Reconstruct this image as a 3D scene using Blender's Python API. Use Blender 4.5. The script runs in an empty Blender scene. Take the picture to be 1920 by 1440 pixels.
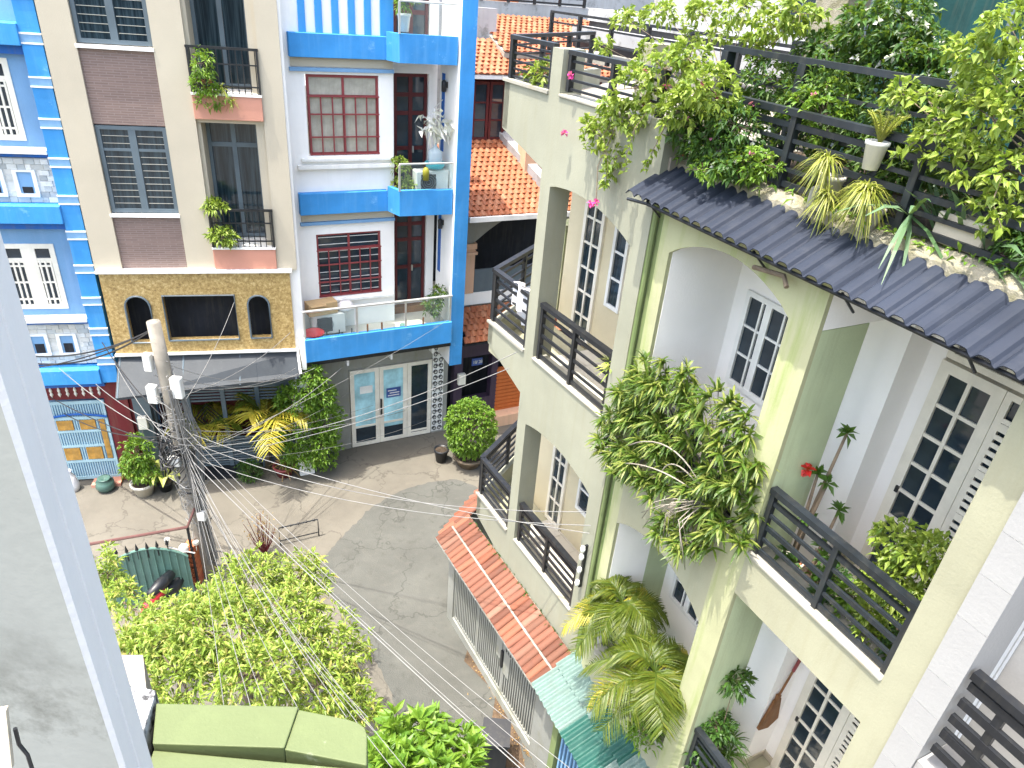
import bpy, math, random
import numpy as np
from mathutils import Matrix, Vector
random.seed(7)
rng = np.random.default_rng(11)
sc = bpy.context.scene
COL = sc.collection
PI = math.pi
# ------------------------------------------------------------------ camera
H = 11.5
cam = bpy.data.cameras.new('camera')
cam.sensor_fit = 'HORIZONTAL'
cam.sensor_width = 36.0
cam.lens = 24.9
cam.clip_start = 0.05
cam.clip_end = 600
co = bpy.data.objects.new('camera', cam)
COL.objects.link(co)
pt, rl = math.radians(29.48), math.radians(5.07)
fw = Vector((0, math.cos(pt), -math.sin(pt)))
rt = Vector((1, 0, 0))
up = rt.cross(fw)
cr = math.cos(rl) * rt + math.sin(rl) * up
cu = -math.sin(rl) * rt + math.cos(rl) * up
m = Matrix((cr, cu, -fw)).transposed().to_4x4()
m.translation = Vector((0, 0, H))
co.matrix_world = m
sc.camera = co
# ------------------------------------------------------------------ sky and sun
SUN_EL = math.radians(74)
sx, sy = -0.86, -0.51
S = Vector((sx * math.cos(SUN_EL), sy * math.cos(SUN_EL), math.sin(SUN_EL)))
world = bpy.data.worlds.new('World')
sc.world = world
world.use_nodes = True
nt = world.node_tree
nt.nodes.clear()
wo = nt.nodes.new('ShaderNodeOutputWorld')
bg = nt.nodes.new('ShaderNodeBackground')
sky = nt.nodes.new('ShaderNodeTexSky')
sky.sky_type = 'NISHITA'
sky.sun_disc = False
sky.sun_elevation = SUN_EL
sky.sun_rotation = math.atan2(sx, sy)
sky.air_density = 1.4
sky.dust_density = 5.0
sky.ozone_density = 1.0
bg.inputs['Strength'].default_value = 0.15
nt.links.new(sky.outputs[0], bg.inputs['Color'])
nt.links.new(bg.outputs[0], wo.inputs['Surface'])
sun = bpy.data.lights.new('sun', 'SUN')
sun.energy = 2.0
sun.angle = math.radians(0.53)
sun.color = (1.0, 0.95, 0.86)
so = bpy.data.objects.new('sun', sun)
COL.objects.link(so)
so.rotation_euler = (-S).to_track_quat('-Z', 'Y').to_euler()
so.location = (-20, -6, 40)
sc.view_settings.view_transform = 'Standard'
sc.view_settings.look = 'None'
sc.view_settings.gamma = 1
sc.cycles.max_bounces = 14
sc.cycles.diffuse_bounces = 8
sc.cycles.transparent_max_bounces = 12
sc.view_settings.exposure = 2.2
# ------------------------------------------------------------------ materials
MATS = {}

def node_mat(name):
    m = bpy.data.materials.new(name)
    m.use_nodes = True
    n = m.node_tree
    n.nodes.clear()
    out = n.nodes.new('ShaderNodeOutputMaterial')
    b = n.nodes.new('ShaderNodeBsdfPrincipled')
    n.links.new(b.outputs[0], out.inputs['Surface'])
    MATS[name] = m
    return m, n, b, out

def mix(n, fac, a, b, blend='MIX'):
    x = n.nodes.new('ShaderNodeMix')
    x.data_type = 'RGBA'
    x.blend_type = blend
    for s, v in ((x.inputs['Factor'], fac), (x.inputs['A'], a), (x.inputs['B'], b)):
        if isinstance(v, (int, float)):
            s.default_value = v
        elif isinstance(v, tuple):
            s.default_value = (*v[:3], 1)
        else:
            n.links.new(v, s)
    return x.outputs['Result']

def noise(n, scale, coord, detail=4, rough=0.6, stretch=None):
    t = n.nodes.new('ShaderNodeTexNoise')
    t.inputs['Scale'].default_value = scale
    t.inputs['Detail'].default_value = detail
    t.inputs['Roughness'].default_value = rough
    if stretch:
        mp = n.nodes.new('ShaderNodeMapping')
        mp.inputs['Scale'].default_value = stretch
        n.links.new(coord, mp.inputs['Vector'])
        coord = mp.outputs[0]
    n.links.new(coord, t.inputs['Vector'])
    return t.outputs['Fac']

def ramp(n, fac, lo, hi):
    r = n.nodes.new('ShaderNodeMapRange')
    r.inputs['From Min'].default_value = lo
    r.inputs['From Max'].default_value = hi
    n.links.new(fac, r.inputs['Value'])
    return r.outputs[0]

def paint(name, col, rough=0.7, var=0.12, dirt=(0.2, 0.18, 0.12), streak=0.35, patch=0.0, patch_col=(0.1, 0.1, 0.08), bump=0.15, metal=0.0, scale=1.0, spec=0.3, damp=None, cracks=0.0):
    """weathered plaster, paint, concrete: broad tone drift, rain streaks, optional mould patches, fine relief"""
    m, n, b, out = node_mat(name)
    tc = n.nodes.new('ShaderNodeTexCoord').outputs['Object']
    big = noise(n, 0.9 * scale, tc, 5)
    dark = tuple(c * (1 - 2 * var) for c in col)
    lite = tuple(min(1, c * (1 + var)) for c in col)
    c = mix(n, ramp(n, big, 0.3, 0.7), dark, lite)
    st = noise(n, 2.2 * scale, tc, 6, 0.65, (2.6, 2.6, 0.22))
    sm = ramp(n, st, 0.5, 0.78)
    mm = n.nodes.new('ShaderNodeMath')
    mm.operation = 'MULTIPLY'
    mm.inputs[1].default_value = streak
    n.links.new(sm, mm.inputs[0])
    c = mix(n, mm.outputs[0], c, dirt)
    if patch > 0:
        pn = noise(n, 2.3 * scale, tc, 8, 0.72)
        pm = ramp(n, pn, 0.62 - patch * 0.25, 0.72 - patch * 0.2)
        if damp:                                   # mould that has grown up from below
            sp = n.nodes.new('ShaderNodeSeparateXYZ')
            n.links.new(tc, sp.inputs[0])
            dm = n.nodes.new('ShaderNodeMath')
            dm.operation = 'MULTIPLY'
            n.links.new(ramp(n, sp.outputs['Z'], damp[1], damp[0]), dm.inputs[0])
            n.links.new(pm, dm.inputs[1])
            pm = dm.outputs[0]
        c = mix(n, pm, c, patch_col)
    if cracks:
        vo = n.nodes.new('ShaderNodeTexVoronoi')
        vo.feature = 'DISTANCE_TO_EDGE'
        vo.inputs['Scale'].default_value = 0.55
        wv = n.nodes.new('ShaderNodeVectorMath')
        wv.operation = 'ADD'
        nz = n.nodes.new('ShaderNodeTexNoise')
        nz.inputs['Scale'].default_value = 2.5
        nz.inputs['Detail'].default_value = 5
        n.links.new(tc, nz.inputs['Vector'])
        n.links.new(tc, wv.inputs[0])
        n.links.new(nz.outputs['Color'], wv.inputs[1])
        n.links.new(wv.outputs[0], vo.inputs['Vector'])
        cm = n.nodes.new('ShaderNodeMath')
        cm.operation = 'MULTIPLY'
        cm.inputs[1].default_value = cracks
        n.links.new(ramp(n, vo.outputs['Distance'], 0.016, 0.003), cm.inputs[0])
        c = mix(n, cm.outputs[0], c, tuple(x * 0.45 for x in col))
        big2 = noise(n, 0.35, tc, 7, 0.7, (1, 2.2, 1))
        c = mix(n, ramp(n, big2, 0.48, 0.72), c, mix(n, 0.5, c, tuple(x * 0.72 for x in col)))
    fine = noise(n, 60 * scale, tc, 3)
    c = mix(n, 0.16 if cracks else 0.12, c, ramp_col(n, fine), 'OVERLAY')
    n.links.new(c, b.inputs['Base Color'])
    b.inputs['Roughness'].default_value = rough
    b.inputs['Metallic'].default_value = metal
    b.inputs['Specular IOR Level'].default_value = spec
    if bump:
        bp_ = n.nodes.new('ShaderNodeBump')
        bp_.inputs['Strength'].default_value = bump
        bp_.inputs['Distance'].default_value = 0.02
        n.links.new(noise(n, 35 * scale, tc, 5), bp_.inputs['Height'])
        n.links.new(bp_.outputs[0], b.inputs['Normal'])
    return m

def ramp_col(n, fac):
    r = n.nodes.new('ShaderNodeValToRGB')
    r.color_ramp.elements[0].color = (0.25, 0.25, 0.25, 1)
    r.color_ramp.elements[1].color = (0.75, 0.75, 0.75, 1)
    n.links.new(fac, r.inputs[0])
    return r.outputs[0]

def plain(name, col, rough=0.5, metal=0.0, spec=0.5, var=0.1):
    return paint(name, col, rough, var, streak=0.12, bump=0.05, metal=metal, spec=spec, scale=2)

def tinted(name, cols, rough=0.6, spec=0.3, noise_scale=9, bump=0.2, dirt=0.35, dirtcol=(0.05, 0.045, 0.04)):
    """pieces that differ in tone: colour drawn per object and per loose piece"""
    m, n, b, out = node_mat(name)
    tc = n.nodes.new('ShaderNodeTexCoord').outputs['Object']
    oi = n.nodes.new('ShaderNodeObjectInfo').outputs['Random']
    ge = n.nodes.new('ShaderNodeNewGeometry').outputs['Random Per Island']
    ad = n.nodes.new('ShaderNodeMath')
    ad.operation = 'ADD'
    n.links.new(oi, ad.inputs[0])
    n.links.new(ge, ad.inputs[1])
    fr = n.nodes.new('ShaderNodeMath')
    fr.operation = 'FRACT'
    n.links.new(ad.outputs[0], fr.inputs[0])
    r = n.nodes.new('ShaderNodeValToRGB')
    r.color_ramp.interpolation = 'LINEAR'
    k = len(cols)
    while len(r.color_ramp.elements) < k:
        r.color_ramp.elements.new(0.5)
    for i, c in enumerate(cols):
        r.color_ramp.elements[i].position = i / max(1, k - 1)
        r.color_ramp.elements[i].color = (*c, 1)
    n.links.new(fr.outputs[0], r.inputs[0])
    gp = n.nodes.new('ShaderNodeNewGeometry').outputs['Position']
    d = ramp(n, noise(n, noise_scale, gp, 6, 0.7), 0.5, 0.8)
    mm = n.nodes.new('ShaderNodeMath')
    mm.operation = 'MULTIPLY'
    mm.inputs[1].default_value = dirt
    n.links.new(d, mm.inputs[0])
    c = mix(n, mm.outputs[0], r.outputs[0], dirtcol)
    n.links.new(c, b.inputs['Base Color'])
    b.inputs['Roughness'].default_value = rough
    b.inputs['Specular IOR Level'].default_value = spec
    if bump:
        bp_ = n.nodes.new('ShaderNodeBump')
        bp_.inputs['Strength'].default_value = bump
        bp_.inputs['Distance'].default_value = 0.01
        n.links.new(noise(n, 50, gp, 4), bp_.inputs['Height'])
        n.links.new(bp_.outputs[0], b.inputs['Normal'])
    return m

def leafmat(name, cols, trans=0.35, rough=0.45):
    m, n, b, out = node_mat(name)
    ge = n.nodes.new('ShaderNodeNewGeometry')
    r = n.nodes.new('ShaderNodeValToRGB')
    k = len(cols)
    while len(r.color_ramp.elements) < k:
        r.color_ramp.elements.new(0.5)
    for i, c in enumerate(cols):
        r.color_ramp.elements[i].position = i / max(1, k - 1)
        r.color_ramp.elements[i].color = (*c, 1)
    n.links.new(ge.outputs['Random Per Island'], r.inputs[0])
    n.links.new(r.outputs[0], b.inputs['Base Color'])
    b.inputs['Roughness'].default_value = rough
    b.inputs['Specular IOR Level'].default_value = 0.4
    t = n.nodes.new('ShaderNodeBsdfTranslucent')
    tm = mix(n, 0.5, r.outputs[0], (0.3, 0.42, 0.03), 'MIX')
    n.links.new(tm, t.inputs['Color'])
    ms = n.nodes.new('ShaderNodeMixShader')
    ms.inputs[0].default_value = trans
    n.links.new(b.outputs[0], ms.inputs[1])
    n.links.new(t.outputs[0], ms.inputs[2])
    n.links.new(ms.outputs[0], out.inputs['Surface'])
    return m

def glassmat(name, col, rough=0.06, curtain=None):
    m, n, b, out = node_mat(name)
    b.inputs['Roughness'].default_value = rough
    b.inputs['Specular IOR Level'].default_value = 0.6
    tc = n.nodes.new('ShaderNodeTexCoord').outputs['Object']
    if curtain:
        w = noise(n, 3.0, tc, 3, 0.6, (6, 6, 0.25))
        c = mix(n, ramp(n, w, 0.42, 0.62), col, curtain)
    else:
        w = noise(n, 1.7, tc, 4)
        c = mix(n, ramp(n, w, 0.35, 0.7), col, tuple(x * 2.2 + 0.004 for x in col))
    n.links.new(c, b.inputs['Base Color'])
    return m

def clearmat(name, tint=(0.93, 0.97, 0.96), fac=0.04):
    m, n, b, out = node_mat(name)
    t = n.nodes.new('ShaderNodeBsdfTransparent')
    t.inputs[0].default_value = (*tint, 1)
    b.inputs['Base Color'].default_value = (0.75, 0.82, 0.8, 1)
    b.inputs['Roughness'].default_value = 0.05
    ms = n.nodes.new('ShaderNodeMixShader')
    ms.inputs[0].default_value = fac
    n.links.new(t.outputs[0], ms.inputs[1])
    n.links.new(b.outputs[0], ms.inputs[2])
    n.links.new(ms.outputs[0], out.inputs['Surface'])
    return m

def brickmat(name, c1, c2, mortar, scale=1.0, bw=0.28, bh=0.06, axes=(1, 0, 1)):
    m, n, b, out = node_mat(name)
    tc = n.nodes.new('ShaderNodeTexCoord').outputs['Object']
    sp = n.nodes.new('ShaderNodeSeparateXYZ')
    n.links.new(tc, sp.inputs[0])
    cb = n.nodes.new('ShaderNodeCombineXYZ')
    n.links.new(sp.outputs['X'], cb.inputs['X'])
    n.links.new(sp.outputs['Z'], cb.inputs['Y'])
    t = n.nodes.new('ShaderNodeTexBrick')
    t.inputs['Scale'].default_value = scale
    t.inputs['Brick Width'].default_value = bw
    t.inputs['Row Height'].default_value = bh
    t.inputs['Mortar Size'].default_value = 0.008
    t.inputs['Color1'].default_value = (*c1, 1)
    t.inputs['Color2'].default_value = (*c2, 1)
    t.inputs['Mortar'].default_value = (*mortar, 1)
    n.links.new(cb.outputs[0], t.inputs['Vector'])
    dirt = ramp(n, noise(n, 3, tc, 6), 0.4, 0.8)
    mm = n.nodes.new('ShaderNodeMath')
    mm.operation = 'MULTIPLY'
    mm.inputs[1].default_value = 0.3
    n.links.new(dirt, mm.inputs[0])
    c = mix(n, mm.outputs[0], t.outputs['Color'], tuple(x * 0.6 for x in c1))
    n.links.new(c, b.inputs['Base Color'])
    b.inputs['Roughness'].default_value = 0.8
    bp_ = n.nodes.new('ShaderNodeBump')
    bp_.inputs['Strength'].default_value = 0.5
    bp_.inputs['Distance'].default_value = 0.015
    bp_.invert = True
    n.links.new(t.outputs['Fac'], bp_.inputs['Height'])
    n.links.new(bp_.outputs[0], b.inputs['Normal'])
    return m

def marble(name):
    """golden mottled stone cladding"""
    m, n, b, out = node_mat(name)
    tc = n.nodes.new('ShaderNodeTexCoord').outputs['Object']
    a = noise(n, 17, tc, 9, 0.75)
    r = n.nodes.new('ShaderNodeValToRGB')
    e = r.color_ramp.elements
    e[0].position, e[0].color = 0.3, (0.14, 0.085, 0.03, 1)
    e[1].position, e[1].color = 0.68, (0.66, 0.53, 0.29, 1)
    x = e.new(0.45); x.color = (0.34, 0.23, 0.085, 1)
    x = e.new(0.56); x.color = (0.47, 0.335, 0.135, 1)
    n.links.new(a, r.inputs[0])
    sp = ramp(n, noise(n, 40, tc, 3, 0.6), 0.58, 0.75)
    c = mix(n, sp, r.outputs[0], (0.2, 0.11, 0.03))
    n.links.new(c, b.inputs['Base Color'])
    b.inputs['Roughness'].default_value = 0.35
    return m

M = {}
M['creamL'] = paint('weathered_cream_plaster', (0.270, 0.274, 0.212), streak=0.45, dirt=(0.23, 0.22, 0.14), var=0.07)
M['cream'] = paint('cream_plaster', (0.318, 0.314, 0.222), streak=0.45, dirt=(0.24, 0.225, 0.13), var=0.07)
M['lime'] = paint('mossy_lime_plaster', (0.37, 0.375, 0.225), streak=0.9, dirt=(0.20, 0.28, 0.05), var=0.10)
M['pale'] = paint('pale_inner_plaster', (0.62, 0.55, 0.38), streak=0.1, dirt=(0.4, 0.35, 0.2), var=0.05)
M['moss'] = paint('green_mould_plaster', (0.17, 0.215, 0.09), streak=0.6, dirt=(0.1, 0.2, 0.04), var=0.2)
M['coping'] = paint('worn_white_coping', (0.32, 0.31, 0.265), streak=0.2, patch=0.35, patch_col=(0.3, 0.27, 0.2), var=0.1)
M['roughcurb'] = paint('crumbling_mouldy_curb', (0.28, 0.26, 0.20), patch=0.75, patch_col=(0.17, 0.16, 0.1), var=0.2, bump=0.8, streak=0.1, scale=2)
M['white'] = paint('white_wall', (0.87, 0.855, 0.825), streak=0.14, dirt=(0.5, 0.5, 0.48), var=0.04)
M['whitecool'] = paint('white_balcony_wall', (0.90, 0.88, 0.85), streak=0.06, dirt=(0.6, 0.62, 0.6), var=0.03)
M['sand'] = paint('beige_wall', (0.47, 0.42, 0.325), streak=0.16, dirt=(0.55, 0.46, 0.33), var=0.04)
M['salmon'] = paint('salmon_pink_band', (0.52, 0.25, 0.18), streak=0.25, dirt=(0.5, 0.28, 0.2), var=0.06)
M['blue'] = paint('bright_blue_paint', (0.045, 0.27, 0.62), streak=0.4, dirt=(0.14, 0.38, 0.66), var=0.12, patch=0.03, patch_col=(0.16, 0.40, 0.68))
M['paleblue'] = paint('pale_blue_wall', (0.17, 0.33, 0.53), streak=0.3, dirt=(0.3, 0.42, 0.62), var=0.08)
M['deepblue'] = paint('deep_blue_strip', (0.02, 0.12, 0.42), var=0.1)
M['whitetrim'] = plain('white_painted_trim', (0.80, 0.80, 0.77), 0.5)
M['ivory'] = plain('ivory_painted_joinery', (0.78, 0.74, 0.64), 0.45)
M['greyframe'] = plain('slate_grey_frame', (0.10, 0.135, 0.16), 0.4)
M['rail'] = plain('charcoal_steel', (0.010, 0.012, 0.016), 0.42, 0.0, 0.5, 0.2)
M['railblue'] = plain('weathered_blue_black_steel', (0.012, 0.017, 0.023), 0.42, 0.0, 0.5, 0.3)
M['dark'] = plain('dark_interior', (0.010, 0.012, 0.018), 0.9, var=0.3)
M['maroon'] = paint('maroon_timber', (0.10, 0.018, 0.02), 0.45, 0.2, streak=0.1)
M['redgrille'] = plain('dull_red_grille', (0.24, 0.04, 0.045), 0.5)
M['brick'] = brickmat('mauve_brown_brick', (0.21, 0.145, 0.125), (0.165, 0.115, 0.10), (0.235, 0.18, 0.16), 1.0, 0.24, 0.045)
M['gold'] = marble('golden_mottled_stone')
M['glass'] = glassmat('dark_window_glass', (0.012, 0.020, 0.028))
M['curtainglass'] = glassmat('glass_with_curtain', (0.008, 0.018, 0.026), 0.1, (0.03, 0.052, 0.066))
M['blind'] = paint('woven_blind', (0.42, 0.40, 0.33), streak=0.5, dirt=(0.28, 0.26, 0.2), var=0.15, scale=4)
M['filmglass'] = glassmat('blue_film_glass', (0.22, 0.40, 0.45), 0.15)
M['clear'] = clearmat('clear_balcony_glass')
M['steel'] = plain('brushed_steel', (0.62, 0.62, 0.58), 0.3, 0.6)
M['awning'] = paint('grey_awning_sheet', (0.036, 0.043, 0.050), 0.6, 0.15, dirt=(0.08, 0.085, 0.085), streak=0.25)
M['slate'] = paint('slate_blue_roof_sheet', (0.022, 0.028, 0.043), 0.65, 0.14, dirt=(0.055, 0.06, 0.07), streak=0.3, bump=0.1, spec=0.15)
M['tealA'] = paint('faded_pale_teal_sheet', (0.110, 0.172, 0.155), 0.6, 0.16, dirt=(0.10, 0.115, 0.095), streak=0.45, patch=0.12, patch_col=(0.25, 0.3, 0.26))
M['tealB'] = paint('dark_teal_sheet', (0.014, 0.078, 0.062), 0.55, 0.16, dirt=(0.09, 0.2, 0.16), streak=0.3)
M['tile'] = tinted('terracotta_tile', [(0.165, 0.056, 0.031), (0.22, 0.09, 0.055), (0.10, 0.04, 0.026), (0.185, 0.074, 0.048), (0.13, 0.06, 0.04), (0.24, 0.12, 0.085)], 0.7, 0.2)
M['rooftile'] = tinted('orange_roof_tile', [(0.29, 0.093, 0.040), (0.32, 0.125, 0.058), (0.25, 0.075, 0.031), (0.34, 0.15, 0.08)], 0.6, 0.3, 4)
M['stonepiece'] = tinted('pale_stone_pieces', [(0.70, 0.70, 0.66), (0.42, 0.45, 0.45), (0.62, 0.60, 0.54), (0.34, 0.36, 0.36), (0.75, 0.74, 0.7)], 0.6)
M['floortile'] = tinted('cream_floor_tile', [(0.48, 0.46, 0.40), (0.52, 0.5, 0.44), (0.45, 0.43, 0.37)], 0.35, 0.4, 3, 0.02, 0.25, (0.3, 0.26, 0.2))
M['orangedoor'] = paint('orange_brown_shutter', (0.50, 0.13, 0.03), 0.5, 0.15, streak=0.2, dirt=(0.3, 0.08, 0.03))
M['purple'] = plain('dark_plum_wall', (0.035, 0.02, 0.045), 0.6)
M['peach'] = paint('peach_column', (0.66, 0.42, 0.28), var=0.06)
M['oldwhite'] = paint('stained_white_parapet', (0.38, 0.385, 0.39), patch=0.3, patch_col=(0.2, 0.2, 0.19), var=0.1)
M['concrete'] = paint('weathered_concrete', (0.128, 0.118, 0.097), 0.85, 0.10, patch=0.22, patch_col=(0.13, 0.117, 0.095), dirt=(0.10, 0.09, 0.07), streak=0.2, bump=0.3, cracks=0.6)  # one weathered ground tone throughout, with stains and cracks
M['asphalt'] = paint('worn_grey_asphalt', (0.086, 0.088, 0.079), 0.9, 0.10, patch=0.3, patch_col=(0.068, 0.069, 0.061), streak=0.3, dirt=(0.125, 0.12, 0.103), bump=0.6, cracks=0.6)
M['soil'] = paint('brown_soil', (0.12, 0.08, 0.05), 0.95, 0.3, bump=0.8, scale=4)
M['greywall'] = paint('grey_fence_plaster', (0.27, 0.275, 0.25), patch=0.35, patch_col=(0.22, 0.22, 0.17), var=0.14)
M['bluegate'] = plain('light_blue_gate', (0.38, 0.56, 0.62), 0.45)
M['goldpanel'] = paint('ochre_gate_panel', (0.50, 0.27, 0.06), 0.5, 0.25, scale=6)
M['redwall'] = paint('dark_red_wall', (0.16, 0.02, 0.025), 0.6, 0.15)
M['greengate'] = plain('green_gate_sheet', (0.11, 0.215, 0.18), 0.5)
M['pole'] = paint('grey_concrete_pole', (0.27, 0.245, 0.205), 0.9, 0.15, patch=0.3, patch_col=(0.2, 0.17, 0.14), streak=0.4, scale=3)
M['redbrick'] = tinted('orange_red_brick', [(0.42, 0.11, 0.05), (0.5, 0.17, 0.07), (0.36, 0.09, 0.05)], 0.85)
M['wire'] = plain('pale_grey_cable', (0.19, 0.19, 0.185), 0.5)
M['wireblack'] = plain('black_cable', (0.02, 0.02, 0.022), 0.5)
M['boxgrey'] = plain('off_white_plastic_box', (0.66, 0.66, 0.63), 0.5)
M['pot'] = paint('pale_cement_pot', (0.55, 0.52, 0.45), var=0.12, patch=0.2)
M['potwhite'] = plain('white_flower_pot', (0.75, 0.73, 0.68), 0.5)
M['terracotta'] = paint('terracotta_pot', (0.45, 0.17, 0.08), var=0.1)
M['wood'] = paint('brown_timber', (0.24, 0.11, 0.045), 0.6, 0.2, scale=3)
M['bark'] = paint('grey_brown_bark', (0.22, 0.17, 0.12), 0.9, 0.2, scale=5, bump=0.6)
M['canvas'] = paint('lime_ledge_paint', (0.098, 0.122, 0.050), 0.6, 0.05, streak=0.1, dirt=(0.2, 0.25, 0.1), patch=0.05, patch_col=(0.25, 0.28, 0.2))
M['mouldwhite'] = paint('black_mould_white_wall', (0.40, 0.40, 0.41), patch=0.64, patch_col=(0.03, 0.03, 0.03), var=0.05, scale=5.5)
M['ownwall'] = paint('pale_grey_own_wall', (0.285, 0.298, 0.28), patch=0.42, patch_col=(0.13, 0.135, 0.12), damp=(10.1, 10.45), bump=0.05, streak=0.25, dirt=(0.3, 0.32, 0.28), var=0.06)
M['ownside'] = paint('shade_offset_own_wall', (0.66, 0.65, 0.635), streak=0.15, dirt=(0.55, 0.57, 0.6), var=0.04)  # shaded side face, colour lightened to make up for the shade
M['extile'] = paint('white_column_tile', (0.32, 0.32, 0.315), 0.45, 0.04, streak=0.1, dirt=(0.35, 0.35, 0.32))
M['jargreen'] = plain('dull_green_glaze', (0.06, 0.12, 0.10), 0.3)
M['rustrail'] = plain('rusty_red_rail', (0.10, 0.04, 0.035), 0.6)
M['red'] = plain('bright_red_plastic', (0.6, 0.03, 0.04), 0.4)
M['cardboard'] = paint('brown_cardboard', (0.48, 0.33, 0.17), var=0.1)
M['jug'] = clearmat('blue_water_jug', (0.35, 0.62, 0.85), 0.5)
M['cyan'] = plain('teal_blue_plastic', (0.04, 0.42, 0.5), 0.35)
M['net'] = paint('dark_teal_shade_net', (0.012, 0.07, 0.07), 0.9, 0.3)
M['cloth'] = paint('white_cloth', (0.72, 0.71, 0.72), var=0.08)
M['signblue'] = plain('navy_sign_plate', (0.03, 0.08, 0.28), 0.4)
M['gravel'] = paint('planter_soil', (0.07, 0.05, 0.035), 0.95, 0.3, bump=1.0, scale=6)
# leaves
M['lf_tree'] = leafmat('lime_green_tree_leaf', [(0.17, 0.26, 0.03), (0.25, 0.34, 0.05), (0.34, 0.41, 0.09), (0.11, 0.19, 0.02), (0.20, 0.29, 0.04), (0.38, 0.33, 0.10)])
M['lf_dark'] = leafmat('deep_green_leaf', [(0.020, 0.060, 0.014), (0.04, 0.10, 0.018), (0.06, 0.14, 0.02)])
M['lf_mix'] = leafmat('mixed_green_leaf', [(0.025, 0.07, 0.014), (0.05, 0.12, 0.02), (0.10, 0.17, 0.03), (0.03, 0.09, 0.03)])
M['lf_mid'] = leafmat('mid_green_leaf', [(0.07, 0.16, 0.015), (0.12, 0.23, 0.02), (0.18, 0.29, 0.035)])
M['lf_boug'] = leafmat('bougainvillea_leaf', [(0.17, 0.25, 0.03), (0.26, 0.34, 0.045), (0.11, 0.19, 0.02), (0.34, 0.40, 0.09)])
M['lf_palm'] = leafmat('palm_leaflet', [(0.065, 0.100, 0.010), (0.10, 0.14, 0.012), (0.04, 0.075, 0.010), (0.14, 0.15, 0.015)])
M['lf_gold'] = leafmat('golden_palm_leaflet', [(0.40, 0.33, 0.035), (0.28, 0.28, 0.03), (0.5, 0.38, 0.05)])
M['lf_pleo'] = leafmat('striped_strap_leaf', [(0.034, 0.078, 0.012), (0.065, 0.125, 0.015), (0.12, 0.18, 0.025), (0.23, 0.26, 0.06)])
M['lf_spike'] = leafmat('yellow_green_spike_leaf', [(0.14, 0.18, 0.02), (0.25, 0.27, 0.04), (0.34, 0.34, 0.08), (0.09, 0.13, 0.015)])
M['lf_aloe'] = leafmat('grey_green_blade', [(0.09, 0.17, 0.09), (0.14, 0.23, 0.12), (0.06, 0.13, 0.05)])
M['lf_yellow'] = leafmat('variegated_leaf', [(0.50, 0.55, 0.12), (0.25, 0.36, 0.04), (0.62, 0.62, 0.2), (0.14, 0.26, 0.03)])
M['fl_mag'] = leafmat('magenta_petal', [(0.6, 0.02, 0.25), (0.7, 0.06, 0.35)])
M['fl_pink'] = leafmat('pink_petal', [(0.6, 0.12, 0.3), (0.7, 0.3, 0.45)])
M['fl_white'] = leafmat('white_petal', [(0.75, 0.75, 0.7), (0.8, 0.78, 0.75)])
M['fl_red'] = leafmat('red_petal', [(0.5, 0.01, 0.02), (0.6, 0.02, 0.03)])
M['dryleaf'] = leafmat('dry_brown_leaf', [(0.25, 0.15, 0.06), (0.35, 0.22, 0.1)])

# ------------------------------------------------------------------ mesh helpers
OFF = {}

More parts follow.
